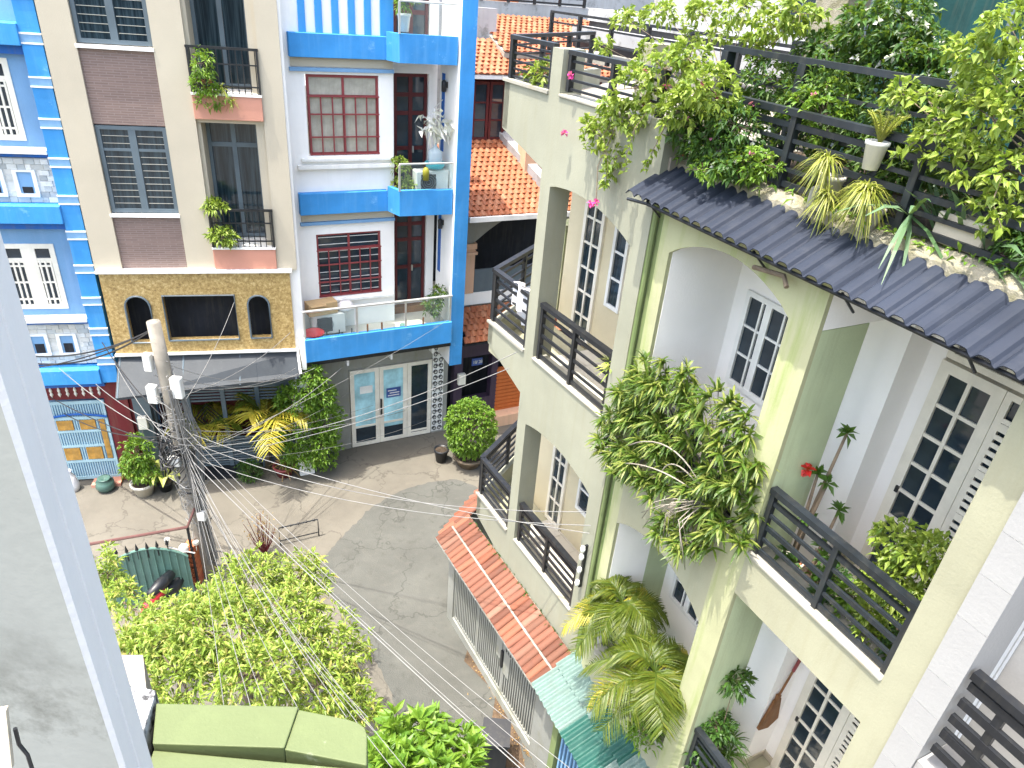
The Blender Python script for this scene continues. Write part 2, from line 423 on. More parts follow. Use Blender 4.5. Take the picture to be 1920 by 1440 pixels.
class MB:
    """collects shapes that become ONE mesh object"""
    def __init__(s):
        s.v, s.f, s.m, s.n = [], [], [], 0

    def add(s, vs, fs, mi=0):
        o = s.n
        s.v.extend([tuple(map(float, x)) for x in vs])
        s.n += len(vs)
        for f in fs:
            s.f.append(tuple(int(i) + o for i in f))
            s.m.append(mi)
        return s

    def box(s, x0, x1, y0, y1, z0, z1, mi=0):
        return s.add([(x0, y0, z0), (x1, y0, z0), (x1, y1, z0), (x0, y1, z0), (x0, y0, z1), (x1, y0, z1), (x1, y1, z1), (x0, y1, z1)],
                     [(0, 3, 2, 1), (4, 5, 6, 7), (0, 1, 5, 4), (1, 2, 6, 5), (2, 3, 7, 6), (3, 0, 4, 7)], mi)

    def prism(s, poly, y0, y1, mi=0):
        """polygon in (x, z) pushed along y"""
        n = len(poly)
        vs = [(p[0], y0, p[1]) for p in poly] + [(p[0], y1, p[1]) for p in poly]
        fs = [tuple(range(n)), tuple(range(2 * n - 1, n - 1, -1))]
        fs += [(i, i + n, (i + 1) % n + n, (i + 1) % n) for i in range(n)]
        return s.add(vs, fs, mi)

    def slab(s, poly, z0, z1, mi=0):
        """polygon in (x, y) pushed along z"""
        n = len(poly)
        zz = z1 if isinstance(z1, (list, tuple)) else [z1] * n
        z00 = z0 if isinstance(z0, (list, tuple)) else [z0] * n
        vs = [(p[0], p[1], a) for p, a in zip(poly, z00)] + [(p[0], p[1], a) for p, a in zip(poly, zz)]
        fs = [tuple(range(n - 1, -1, -1)), tuple(range(n, 2 * n))]
        fs += [(i, (i + 1) % n, (i + 1) % n + n, i + n) for i in range(n)]
        return s.add(vs, fs, mi)

    def tube(s, pts, r, n=6, mi=0, cap=True):
        pts = [Vector(p) for p in pts]
        rr = [float(x) for x in r] if isinstance(r, (list, tuple)) else [float(r)] * len(pts)
        vs, fs = [], []
        ref = Vector((0.31, 0.17, 0.93))
        for i, p in enumerate(pts):
            d = (pts[min(i + 1, len(pts) - 1)] - pts[max(i - 1, 0)])
            d = d.normalized() if d.length > 1e-9 else Vector((0, 0, 1))
            a = d.cross(ref)
            if a.length < 1e-3:
                a = d.cross(Vector((1, 0, 0)))
            a.normalize()
            b = d.cross(a)
            for k in range(n):
                t = 2 * PI * k / n
                vs.append(p + rr[i] * (math.cos(t) * a + math.sin(t) * b))
        for i in range(len(pts) - 1):
            for k in range(n):
                k2 = (k + 1) % n
                fs.append((i * n + k, i * n + k2, (i + 1) * n + k2, (i + 1) * n + k))
        if cap:
            fs.append(tuple(range(n - 1, -1, -1)))
            fs.append(tuple((len(pts) - 1) * n + k for k in range(n)))
        return s.add(vs, fs, mi)

    def lathe(s, prof, cx=0, cy=0, n=16, mi=0):
        vs, fs = [], []
        for r, z in prof:
            for k in range(n):
                t = 2 * PI * k / n
                vs.append((cx + r * math.cos(t), cy + r * math.sin(t), z))
        for i in range(len(prof) - 1):
            for k in range(n):
                k2 = (k + 1) % n
                fs.append((i * n + k, i * n + k2, (i + 1) * n + k2, (i + 1) * n + k))
        return s.add(vs, fs, mi)

    def blades(s, C, D, L, Wd, droop=0.15, fold=0.25, mi=0, up=None):
        """many leaves at once: C base points, D directions"""
        C = np.asarray(C, float)
        D = np.asarray(D, float)
        k = len(C)
        D = D / (np.linalg.norm(D, axis=1, keepdims=True) + 1e-9)
        L = np.broadcast_to(np.asarray(L, float), (k,))[:, None]
        Wd = np.broadcast_to(np.asarray(Wd, float), (k,))[:, None]
        U = rng.normal(size=(k, 3)) * 0.55
        U[:, 2] += 1.0
        Sd = np.cross(D, U)
        Sd /= (np.linalg.norm(Sd, axis=1, keepdims=True) + 1e-9)
        N = np.cross(Sd, D)
        dr = np.zeros((k, 3))
        dr[:, 2] = -1
        mid = C + D * L * 0.5 + N * L * 0.06
        tip = C + D * L + dr * L * droop
        v = np.stack([C, mid + Sd * Wd * 0.5 + N * Wd * fold, tip, mid - Sd * Wd * 0.5 + N * Wd * fold, mid - N * Wd * fold * 0.3], axis=1).reshape(-1, 3)
        o = s.n
        s.v.extend(map(tuple, v.tolist()))
        s.n += 5 * k
        for i in range(k):
            b = o + 5 * i
            s.f += [(b, b + 4, b + 1), (b + 1, b + 4, b + 2), (b + 2, b + 4, b + 3), (b + 3, b + 4, b)]
        s.m += [mi] * (4 * k)
        return s

    def straps(s, C, D, L, Wd, droop=0.5, seg=3, mi=0):
        """long arching strap leaves"""
        C = np.asarray(C, float)
        D = np.asarray(D, float)
        k = len(C)
        D = D / (np.linalg.norm(D, axis=1, keepdims=True) + 1e-9)
        L = np.broadcast_to(np.asarray(L, float), (k,))[:, None]
        Wd = np.broadcast_to(np.asarray(Wd, float), (k,))[:, None]
        Sd = np.cross(D, np.array([0.05, 0.03, 1.0]) + rng.normal(size=(k, 3)) * 0.25)
        Sd /= (np.linalg.norm(Sd, axis=1, keepdims=True) + 1e-9)
        rows = []
        for j in range(seg + 1):
            t = j / seg
            p = C + D * L * t
            p[:, 2] -= (L[:, 0] * droop) * t * t
            w = Wd * (0.55 + 0.9 * t) * (1 - t) ** 0.7 if j else Wd * 0.5
            w = np.maximum(w, 0.002)
            rows += [p + Sd * w * 0.5, p - Sd * w * 0.5]
        q = 2 * (seg + 1)
        v = np.stack(rows, axis=1).reshape(-1, 3)
        o = s.n
        s.v.extend(map(tuple, v.tolist()))
        s.n += q * k
        for i in range(k):
            b = o + q * i
            for j in range(seg):
                s.f.append((b + 2 * j, b + 2 * j + 1, b + 2 * j + 3, b + 2 * j + 2))
        s.m += [mi] * (seg * k)
        return s

    def mesh(s, name, mats, smooth=False):
        me = bpy.data.meshes.new(name)
        me.from_pydata(s.v, [], s.f)
        for a in (mats if isinstance(mats, (list, tuple)) else [mats]):
            me.materials.append(a)
        if isinstance(mats, (list, tuple)) and len(mats) > 1:
            me.polygons.foreach_set('material_index', s.m)
        if smooth:
            me.polygons.foreach_set('use_smooth', [True] * len(me.polygons))
        me.update()
        return me

    def build(s, name, mats, parent=None, smooth=False, off=None):
        o = bpy.data.objects.new(name, s.mesh(name, mats, smooth))
        COL.objects.link(o)
        if parent is not None:
            o.parent = parent
            po = OFF.get(parent.name, Vector((0, 0, 0)))
            o.location = -po
        OFF[o.name] = Vector((0, 0, 0))
        return o

def tag(o, label=None, cat=None, group=None, kind=None):
    if label: o['label'] = label
    if cat: o['category'] = cat
    if group: o['group'] = group
    if kind: o['kind'] = kind
    return o

def thing(name, label, cat, loc=(0, 0, 0), rz=0.0, group=None):
    o = bpy.data.objects.new(name, None)
    o.empty_display_size = 0.2
    COL.objects.link(o)
    o.location = loc
    o.rotation_euler = (0, 0, rz)
    tag(o, label, cat, group)
    return o

def frame_thing(name, label, cat, org, yaw, flip=1):
    y = math.radians(yaw)
    return thing(name, label, cat, (org[0], org[1], 0), math.atan2(math.cos(y) * flip, math.sin(y) * flip))

BOXM = {}

def bp(name, parent, mat, x0, x1, y0, y1, z0, z1, bev=0.0, label=None):
    """box part; equal sizes share one mesh"""
    d = (round(abs(x1 - x0), 4), round(abs(y1 - y0), 4), round(abs(z1 - z0), 4))
    key = (name, mat.name, d, bev)
    if key not in BOXM:
        h = [a / 2 for a in d]
        b = MB()
        if bev:
            e = min(bev, min(h) * 0.6)
            vs, fs = [], []
            import bmesh
            bm = bmesh.new()
            bmesh.ops.create_cube(bm, size=1)
            for v in bm.verts:
                v.co = (v.co.x * d[0], v.co.y * d[1], v.co.z * d[2])
            bmesh.ops.bevel(bm, geom=bm.edges[:], offset=e, segments=1, affect='EDGES')
            me = bpy.data.meshes.new(name)
            bm.to_mesh(me)
            bm.free()
            me.materials.append(mat)
            BOXM[key] = me
        else:
            b.box(-h[0], h[0], -h[1], h[1], -h[2], h[2])
            BOXM[key] = b.mesh(name, mat)
    o = bpy.data.objects.new(name, BOXM[key])
    COL.objects.link(o)
    c = Vector(((x0 + x1) / 2, (y0 + y1) / 2, (z0 + z1) / 2))
    if parent is not None:
        o.parent = parent
        c0 = OFF.get(parent.name, Vector((0, 0, 0)))
        o.location = c - c0
    else:
        o.location = c
    OFF[o.name] = c
    if label: o['label'] = label
    return o

def wall_cells(b, u0, u1, z0, z1, y0, y1, holes=(), mi=0):
    us = sorted({u0, u1, *[h[0] for h in holes], *[h[1] for h in holes]})
    zs = sorted({z0, z1, *[h[2] for h in holes], *[h[3] for h in holes]})
    us = [u for u in us if u0 <= u <= u1]
    zs = [z for z in zs if z0 <= z <= z1]
    for i in range(len(us) - 1):
        run = None
        for j in range(len(zs) - 1):
            cu_, cz = (us[i] + us[i + 1]) / 2, (zs[j] + zs[j + 1]) / 2
            solid = not any(h[0] < cu_ < h[1] and h[2] < cz < h[3] for h in holes)
            if solid:
                run = (run[0], zs[j + 1]) if run else (zs[j], zs[j + 1])
            if run and (not solid or j == len(zs) - 2):
                b.box(us[i], us[i + 1], y0, y1, run[0], run[1], mi)
                run = None
    return b

def window(house, u0, u1, z0, z1, y, cols, rows, mf, mg, fw_=0.06, mw=0.035, dep=0.07, name='window', mull=(), gl=0.03, hz=None, us=None, mws=None):
    """frame with muntins as one mesh, every pane a child"""
    b = MB()
    b.box(u0, u0 + fw_, y, y + dep, z0, z1)
    b.box(u1 - fw_, u1, y, y + dep, z0, z1)
    b.box(u0 + fw_, u1 - fw_, y, y + dep, z0, z0 + fw_)
    b.box(u0 + fw_, u1 - fw_, y, y + dep, z1 - fw_, z1)
    us = us or [u0 + fw_ + (u1 - u0 - 2 * fw_) * i / cols for i in range(cols + 1)]
    zs = hz or [z0 + fw_ + (z1 - z0 - 2 * fw_) * j / rows for j in range(rows + 1)]
    for i in range(1, cols):
        w = (mws or mw * 2.6) if i in mull else mw
        b.box(us[i] - w / 2, us[i] + w / 2, y + 0.006, y + dep - 0.006, z0 + fw_, z1 - fw_)
    for j in range(1, len(zs) - 1):
        b.box(u0 + fw_, u1 - fw_, y + 0.012, y + dep - 0.012, zs[j] - mw / 2, zs[j] + mw / 2)
    fr_ = b.build(name, mf, house)
    for i in range(cols):
        for j in range(len(zs) - 1):
            bp('pane', fr_, mg, us[i] + 0.001, us[i + 1] - 0.001, y + gl, y + gl + 0.008, zs[j] + 0.001, zs[j + 1] - 0.001)
    return fr_

def railing(house, p0, p1, z0, z1, mat, posts=2, rails=4, top=(0.07, 0.05), bar=0.035, pw=0.05, verticals=0, pairs=False, off=0.0):
    """handrail mesh with bars and posts as children, running between two plan points"""
    p0, p1 = Vector((p0[0], p0[1])), Vector((p1[0], p1[1]))
    d = p1 - p0
    Ln = d.length
    b = MB()
    b.box(-0.01, Ln + 0.01, -top[0] / 2, top[0] / 2, z1 - z0 - top[1], z1 - z0)
    o = b.build('railing', mat, house)
    o.location = Vector((p0.x, p0.y, z0)) - OFF.get(house.name, Vector((0, 0, 0)))
    o.rotation_euler = (0, 0, math.atan2(d.y, d.x))
    hh = z1 - z0 - top[1]
    for k in range(posts):
        x = pw / 2 + (Ln - pw) * k / max(1, posts - 1)
        bp('post', o, mat, x - pw / 2, x + pw / 2, -pw * 0.6, pw * 0.6, 0, hh)
    zz = [hh * (k + 0.35) / rails for k in range(rails)]
    for k, z in enumerate(zz):
        w = bar * (1.5 if (pairs and k % 2 == 0) else 1)
        bp('rail_bar', o, mat, 0, Ln, -bar / 2, bar / 2, z - w / 2, z + w / 2)
    for k in range(verticals):
        x = Ln * (k + 0.5) / verticals
        bp('baluster', o, mat, x - 0.009, x + 0.009, -0.0095, 0.0095, 0.0, hh)
    return o

def arch_poly(u0, u1, zs, zc, ztop, n=14, ends=None):
    """wall piece above an opening: flat top, arched underside"""
    e0, e1 = ends or (zs, zs)
    low = []
    for i in range(n + 1):
        t = i / n
        base = e0 + (e1 - e0) * t
        low.append((u0 + (u1 - u0) * t, base + (zc - max(e0, e1)) * max(0.0, math.sin(PI * t)) ** 0.8))
    return low + [(u1, ztop), (u0, ztop)]
# ------------------------------------------------------------------ ground
g = MB()
g.add([(-90, -60, 0), (90, -60, 0), (90, 120, 0), (-90, 120, 0)], [(0, 1, 2, 3)])
tag(g.build('ground', M['concrete']), kind='structure')
road = [(-1.95, 14.75), (-1.2, 15.0), (-0.3, 14.5), (-0.55, 11.5), (-0.6, 10.0), (0.15, 8.6), (0.95, 7.5), (2.2, 5.5), (3.2, 3.6), (1.2, 1.5), (-0.2, 5.2),
        (-0.85, 6.9), (-1.4, 7.9), (-2.0, 8.9), (-2.45, 9.5), (-3.1, 10.25), (-3.75, 11.1), (-3.85, 11.7), (-3.6, 12.5), (-3.2, 13.55), (-2.6, 14.3)]
rd = []
for (xa, ya), (xb, yb) in zip(road, road[1:] + road[:1]):
    n_ = max(1, int(math.hypot(xb - xa, yb - ya) / 0.09))
    for i in range(n_):
        rd.append((xa + (xb - xa) * i / n_ + random.gauss(0, 0.018), ya + (yb - ya) * i / n_ + random.gauss(0, 0.018)))
g = MB()
g.add([(x, y, 0.004) for x, y in rd], [tuple(range(len(rd)))])
tag(g.build('road', M['asphalt']), kind='structure')

# ================================================================== WHITE AND BLUE HOUSE
WH = frame_thing('townhouse', 'white townhouse with bright blue balcony bands and dark red window grilles', 'house', (-4.232, 15.973), 61.63)
b = MB()
wall_cells(b, -1.2, 1.22, 3.45, 11.6, 0.0, 0.25, [(-0.64, 0.89, 4.54, 6.11), (-0.68, 0.89, 7.88, 9.53)])
b.box(1.10, 1.22, 0.25, 0.55, 3.45, 11.6)                       # recess side
wall_cells(b, 1.22, 2.45, 3.45, 11.6, 0.55, 0.75, [(1.40, 2.24, 3.9, 6.5), (1.40, 2.24, 6.86, 9.53), (1.40, 2.24, 10.0, 11.5)])
b.build('wall', M['white'], WH)
b = MB()
b.box(-1.2, 2.45, 0.75, 4.0, 3.4, 9.2)
b.build('house_body', M['white'], WH)  # unseen rear, kept low so it throws no shade on the tiled roof
bp('side_fin', WH, M['white'], -1.56, -1.2, -0.78, 0.3, 0.0, 11.6)
fin = bp('side_fin', WH, M['white'], 2.45, 2.76, -0.78, 0.35, 2.62, 11.3)
bp('fin_front', fin, M['blue'], 2.452, 2.79, -0.815, -0.78, 2.6, 11.3)
bp('fin_front', fin, M['blue'], 2.76, 2.79, -0.78, 0.35, 2.6, 11.3)
bp('pipe', WH, M['deepblue'], 2.435, 2.45, 0.05, 0.22, 4.9, 6.5)
bp('pipe', WH, M['deepblue'], 2.435, 2.45, 0.05, 0.22, 7.9, 9.6)
# lower balcony over the street door
bal = bp('balcony', WH, M['blue'], -1.24, 2.40, -1.02, -0.90, 3.38, 3.97, 0.01)
bp('balcony_floor', bal, M['floortile'], -1.2, 2.45, -0.9, 0.0, 3.55, 3.72)
bp('balcony_floor', bal, M['floortile'], 1.22, 2.45, 0.0, 0.55, 3.55, 3.72)
bp('balcony_end', bal, M['white'], -1.34, -1.24, -1.0, 0.0, 3.2, 3.97)
rl_ = bp('glass_rail', WH, M['steel'], -1.25, 2.40, -0.99, -0.93, 4.63, 4.68, 0.01)
for u in (-1.22, 0.0, 1.2, 2.36):
    bp('post', rl_, M['steel'], u - 0.02, u + 0.02, -0.98, -0.94, 3.97, 4.63)
for u in (-1.2, 0.02, 1.22):
    bp('pane', rl_, M['clear'], u, u + 1.14, -0.965, -0.955, 4.0, 4.6)
# blue floor bands, cream strips and mouldings
for zb, zt in ((6.62, 7.10), (9.86, 10.31)):
    bd = bp('floor_band', WH, M['blue'], -0.98, 1.02, -0.16, 0.0, zb, zt, 0.008)
    bp('moulding', bd, M['paleblue'], -0.98, 1.22, -0.07, 0.0, zb - 0.27, zb - 0.2)
    bp('strip', bd, M['sand'], -0.95, 1.2, -0.035, 0.0, zb - 0.18, zb - 0.003)
    k = MB()
    k.slab([(1.02, -0.16), (1.16, -0.62), (2.42, -0.70), (2.42, 0.55), (1.22, 0.55), (1.02, 0.0)], zb, zb + 0.28)
    bl = k.build('balcony', M['blue'], WH)
    k = MB()
    k.slab([(1.02, -0.16), (1.16, -0.62), (2.42, -0.70), (2.42, -0.58), (1.24, -0.50), (1.10, -0.13)], zb + 0.28, zt + 0.10)
    k.build('balcony_front', M['blue'], bl)
    k = MB()
    k.slab([(1.25, -0.49), (2.42, -0.57), (2.42, 0.55), (1.23, 0.55)], zb + 0.28, zb + 0.29)
    k.build('balcony_floor', M['floortile'], bl)
    r_ = bp('glass_rail', WH, M['steel'], 1.14, 2.42, -0.66, -0.61, zt + 0.68, zt + 0.72, 0.01)
    bp('pane', r_, M['clear'], 1.16, 2.42, -0.64, -0.63, zt + 0.1, zt + 0.68)
    bp('post', r_, M['steel'], 1.13, 1.17, -0.66, -0.62, zt + 0.1, zt + 0.68)
# blue and white stripes of the top bay
for i in range(6):
    u = -0.74 + 0.335 * i
    bp('stripe', WH, M['blue'], u, u + (0.14 if i < 5 else 0.28), -0.05, 0.0, 10.31, 11.6, 0.005)
# windows with red grilles
def grille_window(z0, z1, zt, top_mat, pane_mat, white_bars):
    f = window(WH, -0.64, 0.89, z0, z1, 0.05, 2, 1, M['redgrille'], pane_mat, 0.05, 0.05, 0.06, hz=[z0 + 0.05, zt, z1 - 0.05])
    for i in range(7):
        u = -0.62 + 1.49 * i / 6
        bp('grille_bar', f, M['redgrille'], u - 0.012, u + 0.012, -0.002, 0.03, z0, zt)
    for z in (z0 + 0.02, z0 + 0.38, zt - 0.36, zt):
        bp('grille_bar', f, M['redgrille'], -0.65, 0.90, -0.008, 0.024, z - 0.014, z + 0.014)
    if white_bars:
        for k in range(9):
            z = z0 + 0.1 + (z1 - z0 - 0.2) * k / 8
            bp('security_bar', f, M['whitetrim'], -0.6, 0.86, 0.06, 0.07, z - 0.006, z + 0.006)
    bp('sill', f, M['whitetrim'], -0.86, 1.18, -0.10, 0.0, z0 - 0.12, z0 - 0.05, 0.01)
    return f
grille_window(4.55, 6.11, 5.72, M['glass'], M['glass'], True)
grille_window(7.89, 9.52, 9.10, M['blind'], M['blind'], False)
bp('ledge', WH, M['whitetrim'], -0.95, 1.2, -0.12, 0.0, 7.62, 7.70)
# balcony doors
for z0, z1 in ((3.9, 6.48), (6.88, 9.52), (10.02, 11.5)):
    d = window(WH, 1.42, 2.22, z0, z1, 0.6, 2, 2, M['maroon'], M['glass'], 0.07, 0.09, 0.08, name='door', hz=[z0 + 0.07, z0 + 1.0, z1 - 0.85, z1 - 0.45, z1 - 0.07] if z1 < 11 else None)
    bp('handle', d, M['steel'], 1.86, 1.89, 0.55, 0.6, z0 + 0.9, z0 + 1.05)
bp('door_step', WH, M['wood'], 1.3, 2.3, 0.35, 0.55, 3.72, 3.9)
# street front
b = MB()
wall_cells(b, -1.2, 2.75, 0, 3.4, 0.0, 0.2, [(-0.02, 2.30, 0, 2.45)])
b.box(2.3, 2.75, 0.21, 6.0, 0, 3.4)
b.box(-1.2, 2.3, 1.2, 6.0, 0, 3.4)
b.build('street_wall', M['greywall'], WH)
for i, (u0, u1, mg) in enumerate(((0.0, 0.78, 'filmglass'), (0.79, 1.56, 'filmglass'), (1.57, 2.27, 'glass'))):
    d = window(WH, u0, u1, 0.03, 2.42, -0.02, 1, 2, M['ivory'], M[mg], 0.11, 0.06, 0.08, name='glass_door', hz=[0.14, 0.2 + 0.45 * (i < 2), 2.31])
    if i == 1:
        bp('handle', d, M['rail'], 0.80, 0.84, -0.08, -0.02, 0.95, 1.45, 0.008)
        sg = bp('sign', d, M['signblue'], 0.98, 1.38, -0.012, 0.0, 1.43, 1.72)
        for k in range(3):
            bp('sign_text', sg, M['whitetrim'], 1.02 + 0.05 * (k == 1), 1.34 - 0.08 * (k == 2), -0.015, -0.0125, 1.48 + 0.075 * k, 1.505 + 0.075 * k)
    if i == 0:
        bp('paper_sheet', d, M['whitetrim'], 0.26, 0.6, -0.004, 0.006, 1.68, 1.9)
    bp('painted_reflection', d, M['glass'], u0 + 0.11, u1 - 0.11, 0.002, 0.009, 0.14, 0.6 - 0.1 * i)  # ground's reflection painted as a dark strip low on the pane
lt = bp('lattice_panel', WH, M['whitetrim'], 2.29, 2.62, -0.005, 0.0, 0.05, 2.9)
sc_ = MB()
for r in range(15):
    for c in range(2):
        cx_, cz_ = 2.375 + 0.16 * c, 0.15 + 0.185 * r
        s_ = 1 if (r + c) % 2 else -1
        sc_.tube([(cx_ + 0.065 * math.cos(t) * (1 - t / 14) * s_, -0.02, cz_ + 0.08 * math.sin(t) * (1 - t / 14)) for t in np.linspace(0, 8, 14)], 0.012, 4)
q = sc_.build('scrollwork', M['rail'], lt)
bp('soffit_beam', WH, M['rail'], -1.2, 2.45, -0.85, -0.02, 3.2, 3.37)
for u in (-0.25, 0.85, 1.95):
    bp('soffit_bracket', WH, M['boxgrey'], u, u + 0.05, -0.84, -0.03, 3.05, 3.2)
# objects on its balconies
t = thing('air_conditioner', 'outdoor air conditioner unit behind the glass rail below the lower red window', 'air conditioner')
def at(house, u, v, z):
    return house.matrix_basis @ Vector((u, v, z)) if False else (Matrix.Translation(house.location) @ Matrix.Rotation(house.rotation_euler.z, 4, 'Z')) @ Vector((u, v, z))
def place(name, label, cat, house, u, v, z, rz=0.0, group=None):
    return thing(name, label, cat, at(house, u, v, z), house.rotation_euler.z + rz, group)
def ac_unit(t):
    bp('casing', t, M['boxgrey'], -0.4, 0.4, -0.14, 0.14, 0.06, 0.58, 0.02)
    k = MB()
    for r in (0.05, 0.10, 0.15, 0.2):
        k.tube([(-0.1 + r * math.cos(a), -0.15, 0.32 + r * math.sin(a)) for a in np.linspace(0, 2 * PI, 17)], 0.007, 4)
    k.build('fan_grille', M['greyframe'], t)
    bp('fan', t, M['dark'], -0.28, 0.08, -0.144, -0.14, 0.14, 0.5)
    for x in (-0.3, 0.3):
        bp('foot', t, M['rail'], x - 0.03, x + 0.03, -0.16, 0.16, 0.0, 0.06)
t.location = at(WH, -0.55, -0.32, 3.72); t.rotation_euler = (0, 0, WH.rotation_euler.z)
ac_unit(t)
t = place('cardboard_box', 'flattened brown cardboard box lying on the lower balcony air conditioner', 'box', WH, -0.62, -0.33, 4.31, 0.15)
bp('carton', t, M['cardboard'], -0.42, 0.28, -0.16, 0.16, 0.0, 0.30, 0.01)
bp('flap', t, M['cardboard'], -0.40, -0.02, -0.26, -0.16, 0.27, 0.285)
t = place('bundle', 'grey bundle of rags beside the cardboard box on the lower balcony', 'bundle', WH, -0.1, -0.3, 4.31)
k = MB(); k.lathe([(0.0, 0.0), (0.2, 0.02), (0.22, 0.1), (0.13, 0.2), (0.0, 0.22)], n=9)
k.build('rags', M['cloth'], t, True)
t = place('basin', 'red plastic basin at the left end of the lower blue balcony', 'basin', WH, -0.98, -0.72, 3.74)
k = MB(); k.lathe([(0.0, 0.0), (0.16, 0.0), (0.24, 0.26), (0.26, 0.27), (0.22, 0.24), (0.15, 0.03)], n=14)
k.build('bowl', M['red'], t, True)
t = place('crate', 'low wire crate on the lower blue balcony floor', 'crate', WH, -0.35, -0.72, 3.74)
bp('tray', t, M['rail'], -0.3, 0.3, -0.1, 0.1, 0.0, 0.03)
for x in (-0.3, 0.0, 0.3):
    for y in (-0.1, 0.1):
        bp('upright', t, M['rail'], x - 0.012, x + 0.012, y - 0.012, y + 0.012, 0.03, 0.2)
t = place('air_conditioner', 'outdoor air conditioner unit under a blue water bottle on the upper balcony', 'air conditioner', WH, 2.02, -0.28, 7.0)
ac_unit(t)
t = place('water_bottle', 'large blue water bottle standing on the upper balcony air conditioner', 'water bottle', WH, 2.12, -0.28, 7.62)
k = MB(); k.lathe([(0.0, 0.1), (0.15, 0.1), (0.16, 0.14), (0.16, 0.34), (0.15, 0.38), (0.05, 0.46), (0.03, 0.54), (0.0, 0.55)], n=16)
k.build('jug', M['jug'], t, True)
k = MB(); k.lathe([(0.0, 0.0), (0.2, 0.0), (0.24, 0.12), (0.22, 0.13), (0.18, 0.05), (0.0, 0.05)], n=16)
k.build('basin', M['cyan'], t, True)
t = place('watering_can', 'yellow plastic can hanging on the upper balcony rail', 'can', WH, 1.75, -0.7, 7.45)
k = MB(); k.lathe([(0.0, 0), (0.07, 0.0), (0.08, 0.2), (0.04, 0.28), (0.0, 0.28)], n=10)
k.build('body', M['lf_gold'], t, True)
t = place('hanging_cloth', 'bunch of silver cloths hung to dry under the upper balcony lamp', 'laundry', WH, 2.1, -0.35, 8.55)
k = MB()
pts = rng.normal(size=(70, 3)) * np.array([0.22, 0.12, 0.16])
k.blades(pts, rng.normal(size=(70, 3)) + np.array([0, 0, -0.5]), 0.26, 0.1, 0.2)
k.build('cloths', M['fl_white'], t)
k = MB(); k.tube([(0, 0, 0), (0.02, 0.2, 0.35), (0.3, 0.4, 0.5)], 0.01, 5); k.build('hanger', M['steel'], t)
for z, lb in ((9.35, 'small black lamp on the side wall above the hanging cloths'), (6.2, 'small black lamp on the side wall of the lower balcony recess')):
    t = place('wall_lamp', lb, 'lamp', WH, 2.45, -0.1, z)
    bp('bracket', t, M['rail'], -0.05, 0.0, -0.02, 0.02, -0.02, 0.1)
    k = MB(); k.lathe([(0.0, -0.12), (0.055, -0.1), (0.06, 0.1), (0.03, 0.14), (0.0, 0.15)], cx=-0.09, n=10)
    k.build('shade', M['rail'], t, True)

# ================================================================== BEIGE HOUSE
BH = frame_thing('townhouse', 'beige townhouse with brown brick panels above a golden stone storey', 'house', (-7.456, 13.941), 74.87)
b = MB()
for u0, u1 in ((-1.42, -0.90), (0.37, 0.93), (2.19, 2.60)):
    b.box(u0, u1, 0.0, 0.6, 5.64, 11.8)
b.box(-0.90, 0.37, 0.5, 0.6, 5.64, 11.8)
for z in (6.1, 9.15):
    b.box(0.93, 2.19, 0.06, 0.6, z + 2.56, z + 2.9)              # lintels over the balcony doors
b.box(0.93, 2.19, 0.7, 0.8, 5.64, 11.8)
b.box(0.93, 1.0, 0.1, 0.7, 5.64, 11.8)
b.box(2.02, 2.19, 0.1, 0.7, 5.64, 11.8)
b.build('wall', M['sand'], BH)
bp('house_body', BH, M['sand'], -1.40, 2.58, 0.82, 6.0, 3.7, 11.8)
for z0, z1 in ((5.66, 6.78), (8.56, 9.88)):
    bp('brick_panel', BH, M['brick'], -0.90, 0.37, 0.05, 0.45, z0, z1)
    bp('panel_cap', BH, M['whitetrim'], -0.92, 0.38, -0.02, 0.2, z1 + 0.0, z1 + 0.06)
for z0, z1 in ((6.86, 8.54), (9.96, 11.7)):
    f = window(BH, -0.89, 0.36, z0, z1, 0.06, 2, 2, M['greyframe'], M['curtainglass'], 0.075, 0.05, 0.1, hz=[z0 + 0.075, z1 - 0.45, z1 - 0.075], mull=(1,))
    for i in range(2):
        for zz0, zz1, n_ in ((z0 + 0.12, z1 - 0.52, 8), (z1 - 0.4, z1 - 0.12, 2)):
            for k in range(n_):
                z = zz0 + (zz1 - zz0) * (k + 0.5) / n_
                x0 = -0.80 + 0.62 * i
                bp('security_bar', f, M['steel'], x0, x0 + 0.52, 0.075, 0.085, z - 0.0045, z + 0.0045)
for z in (6.14, 9.20):
    d = window(BH, 1.0, 2.02, z + 0.05, z + 2.5, 0.62, 2, 2, M['greyframe'], M['curtainglass'], 0.07, 0.09, 0.08, name='balcony_door', hz=[z + 0.12, z + 2.0, z + 2.43])
    bf = bp('balcony', BH, M['salmon'], 0.93, 2.19, -0.06, 0.7, z - 0.46 if z > 7 else 5.68, z - 0.02, 0.006)
    bp('balcony_cap', bf, M['whitetrim'], 0.92, 2.2, -0.08, 0.7, z - 0.018, z + 0.02)
    railing(BH, (0.93, -0.03), (2.19, -0.03), z + 0.02, z + 0.84, M['rail'], posts=2, rails=2, top=(0.05, 0.045), bar=0.025, pw=0.04, verticals=11)
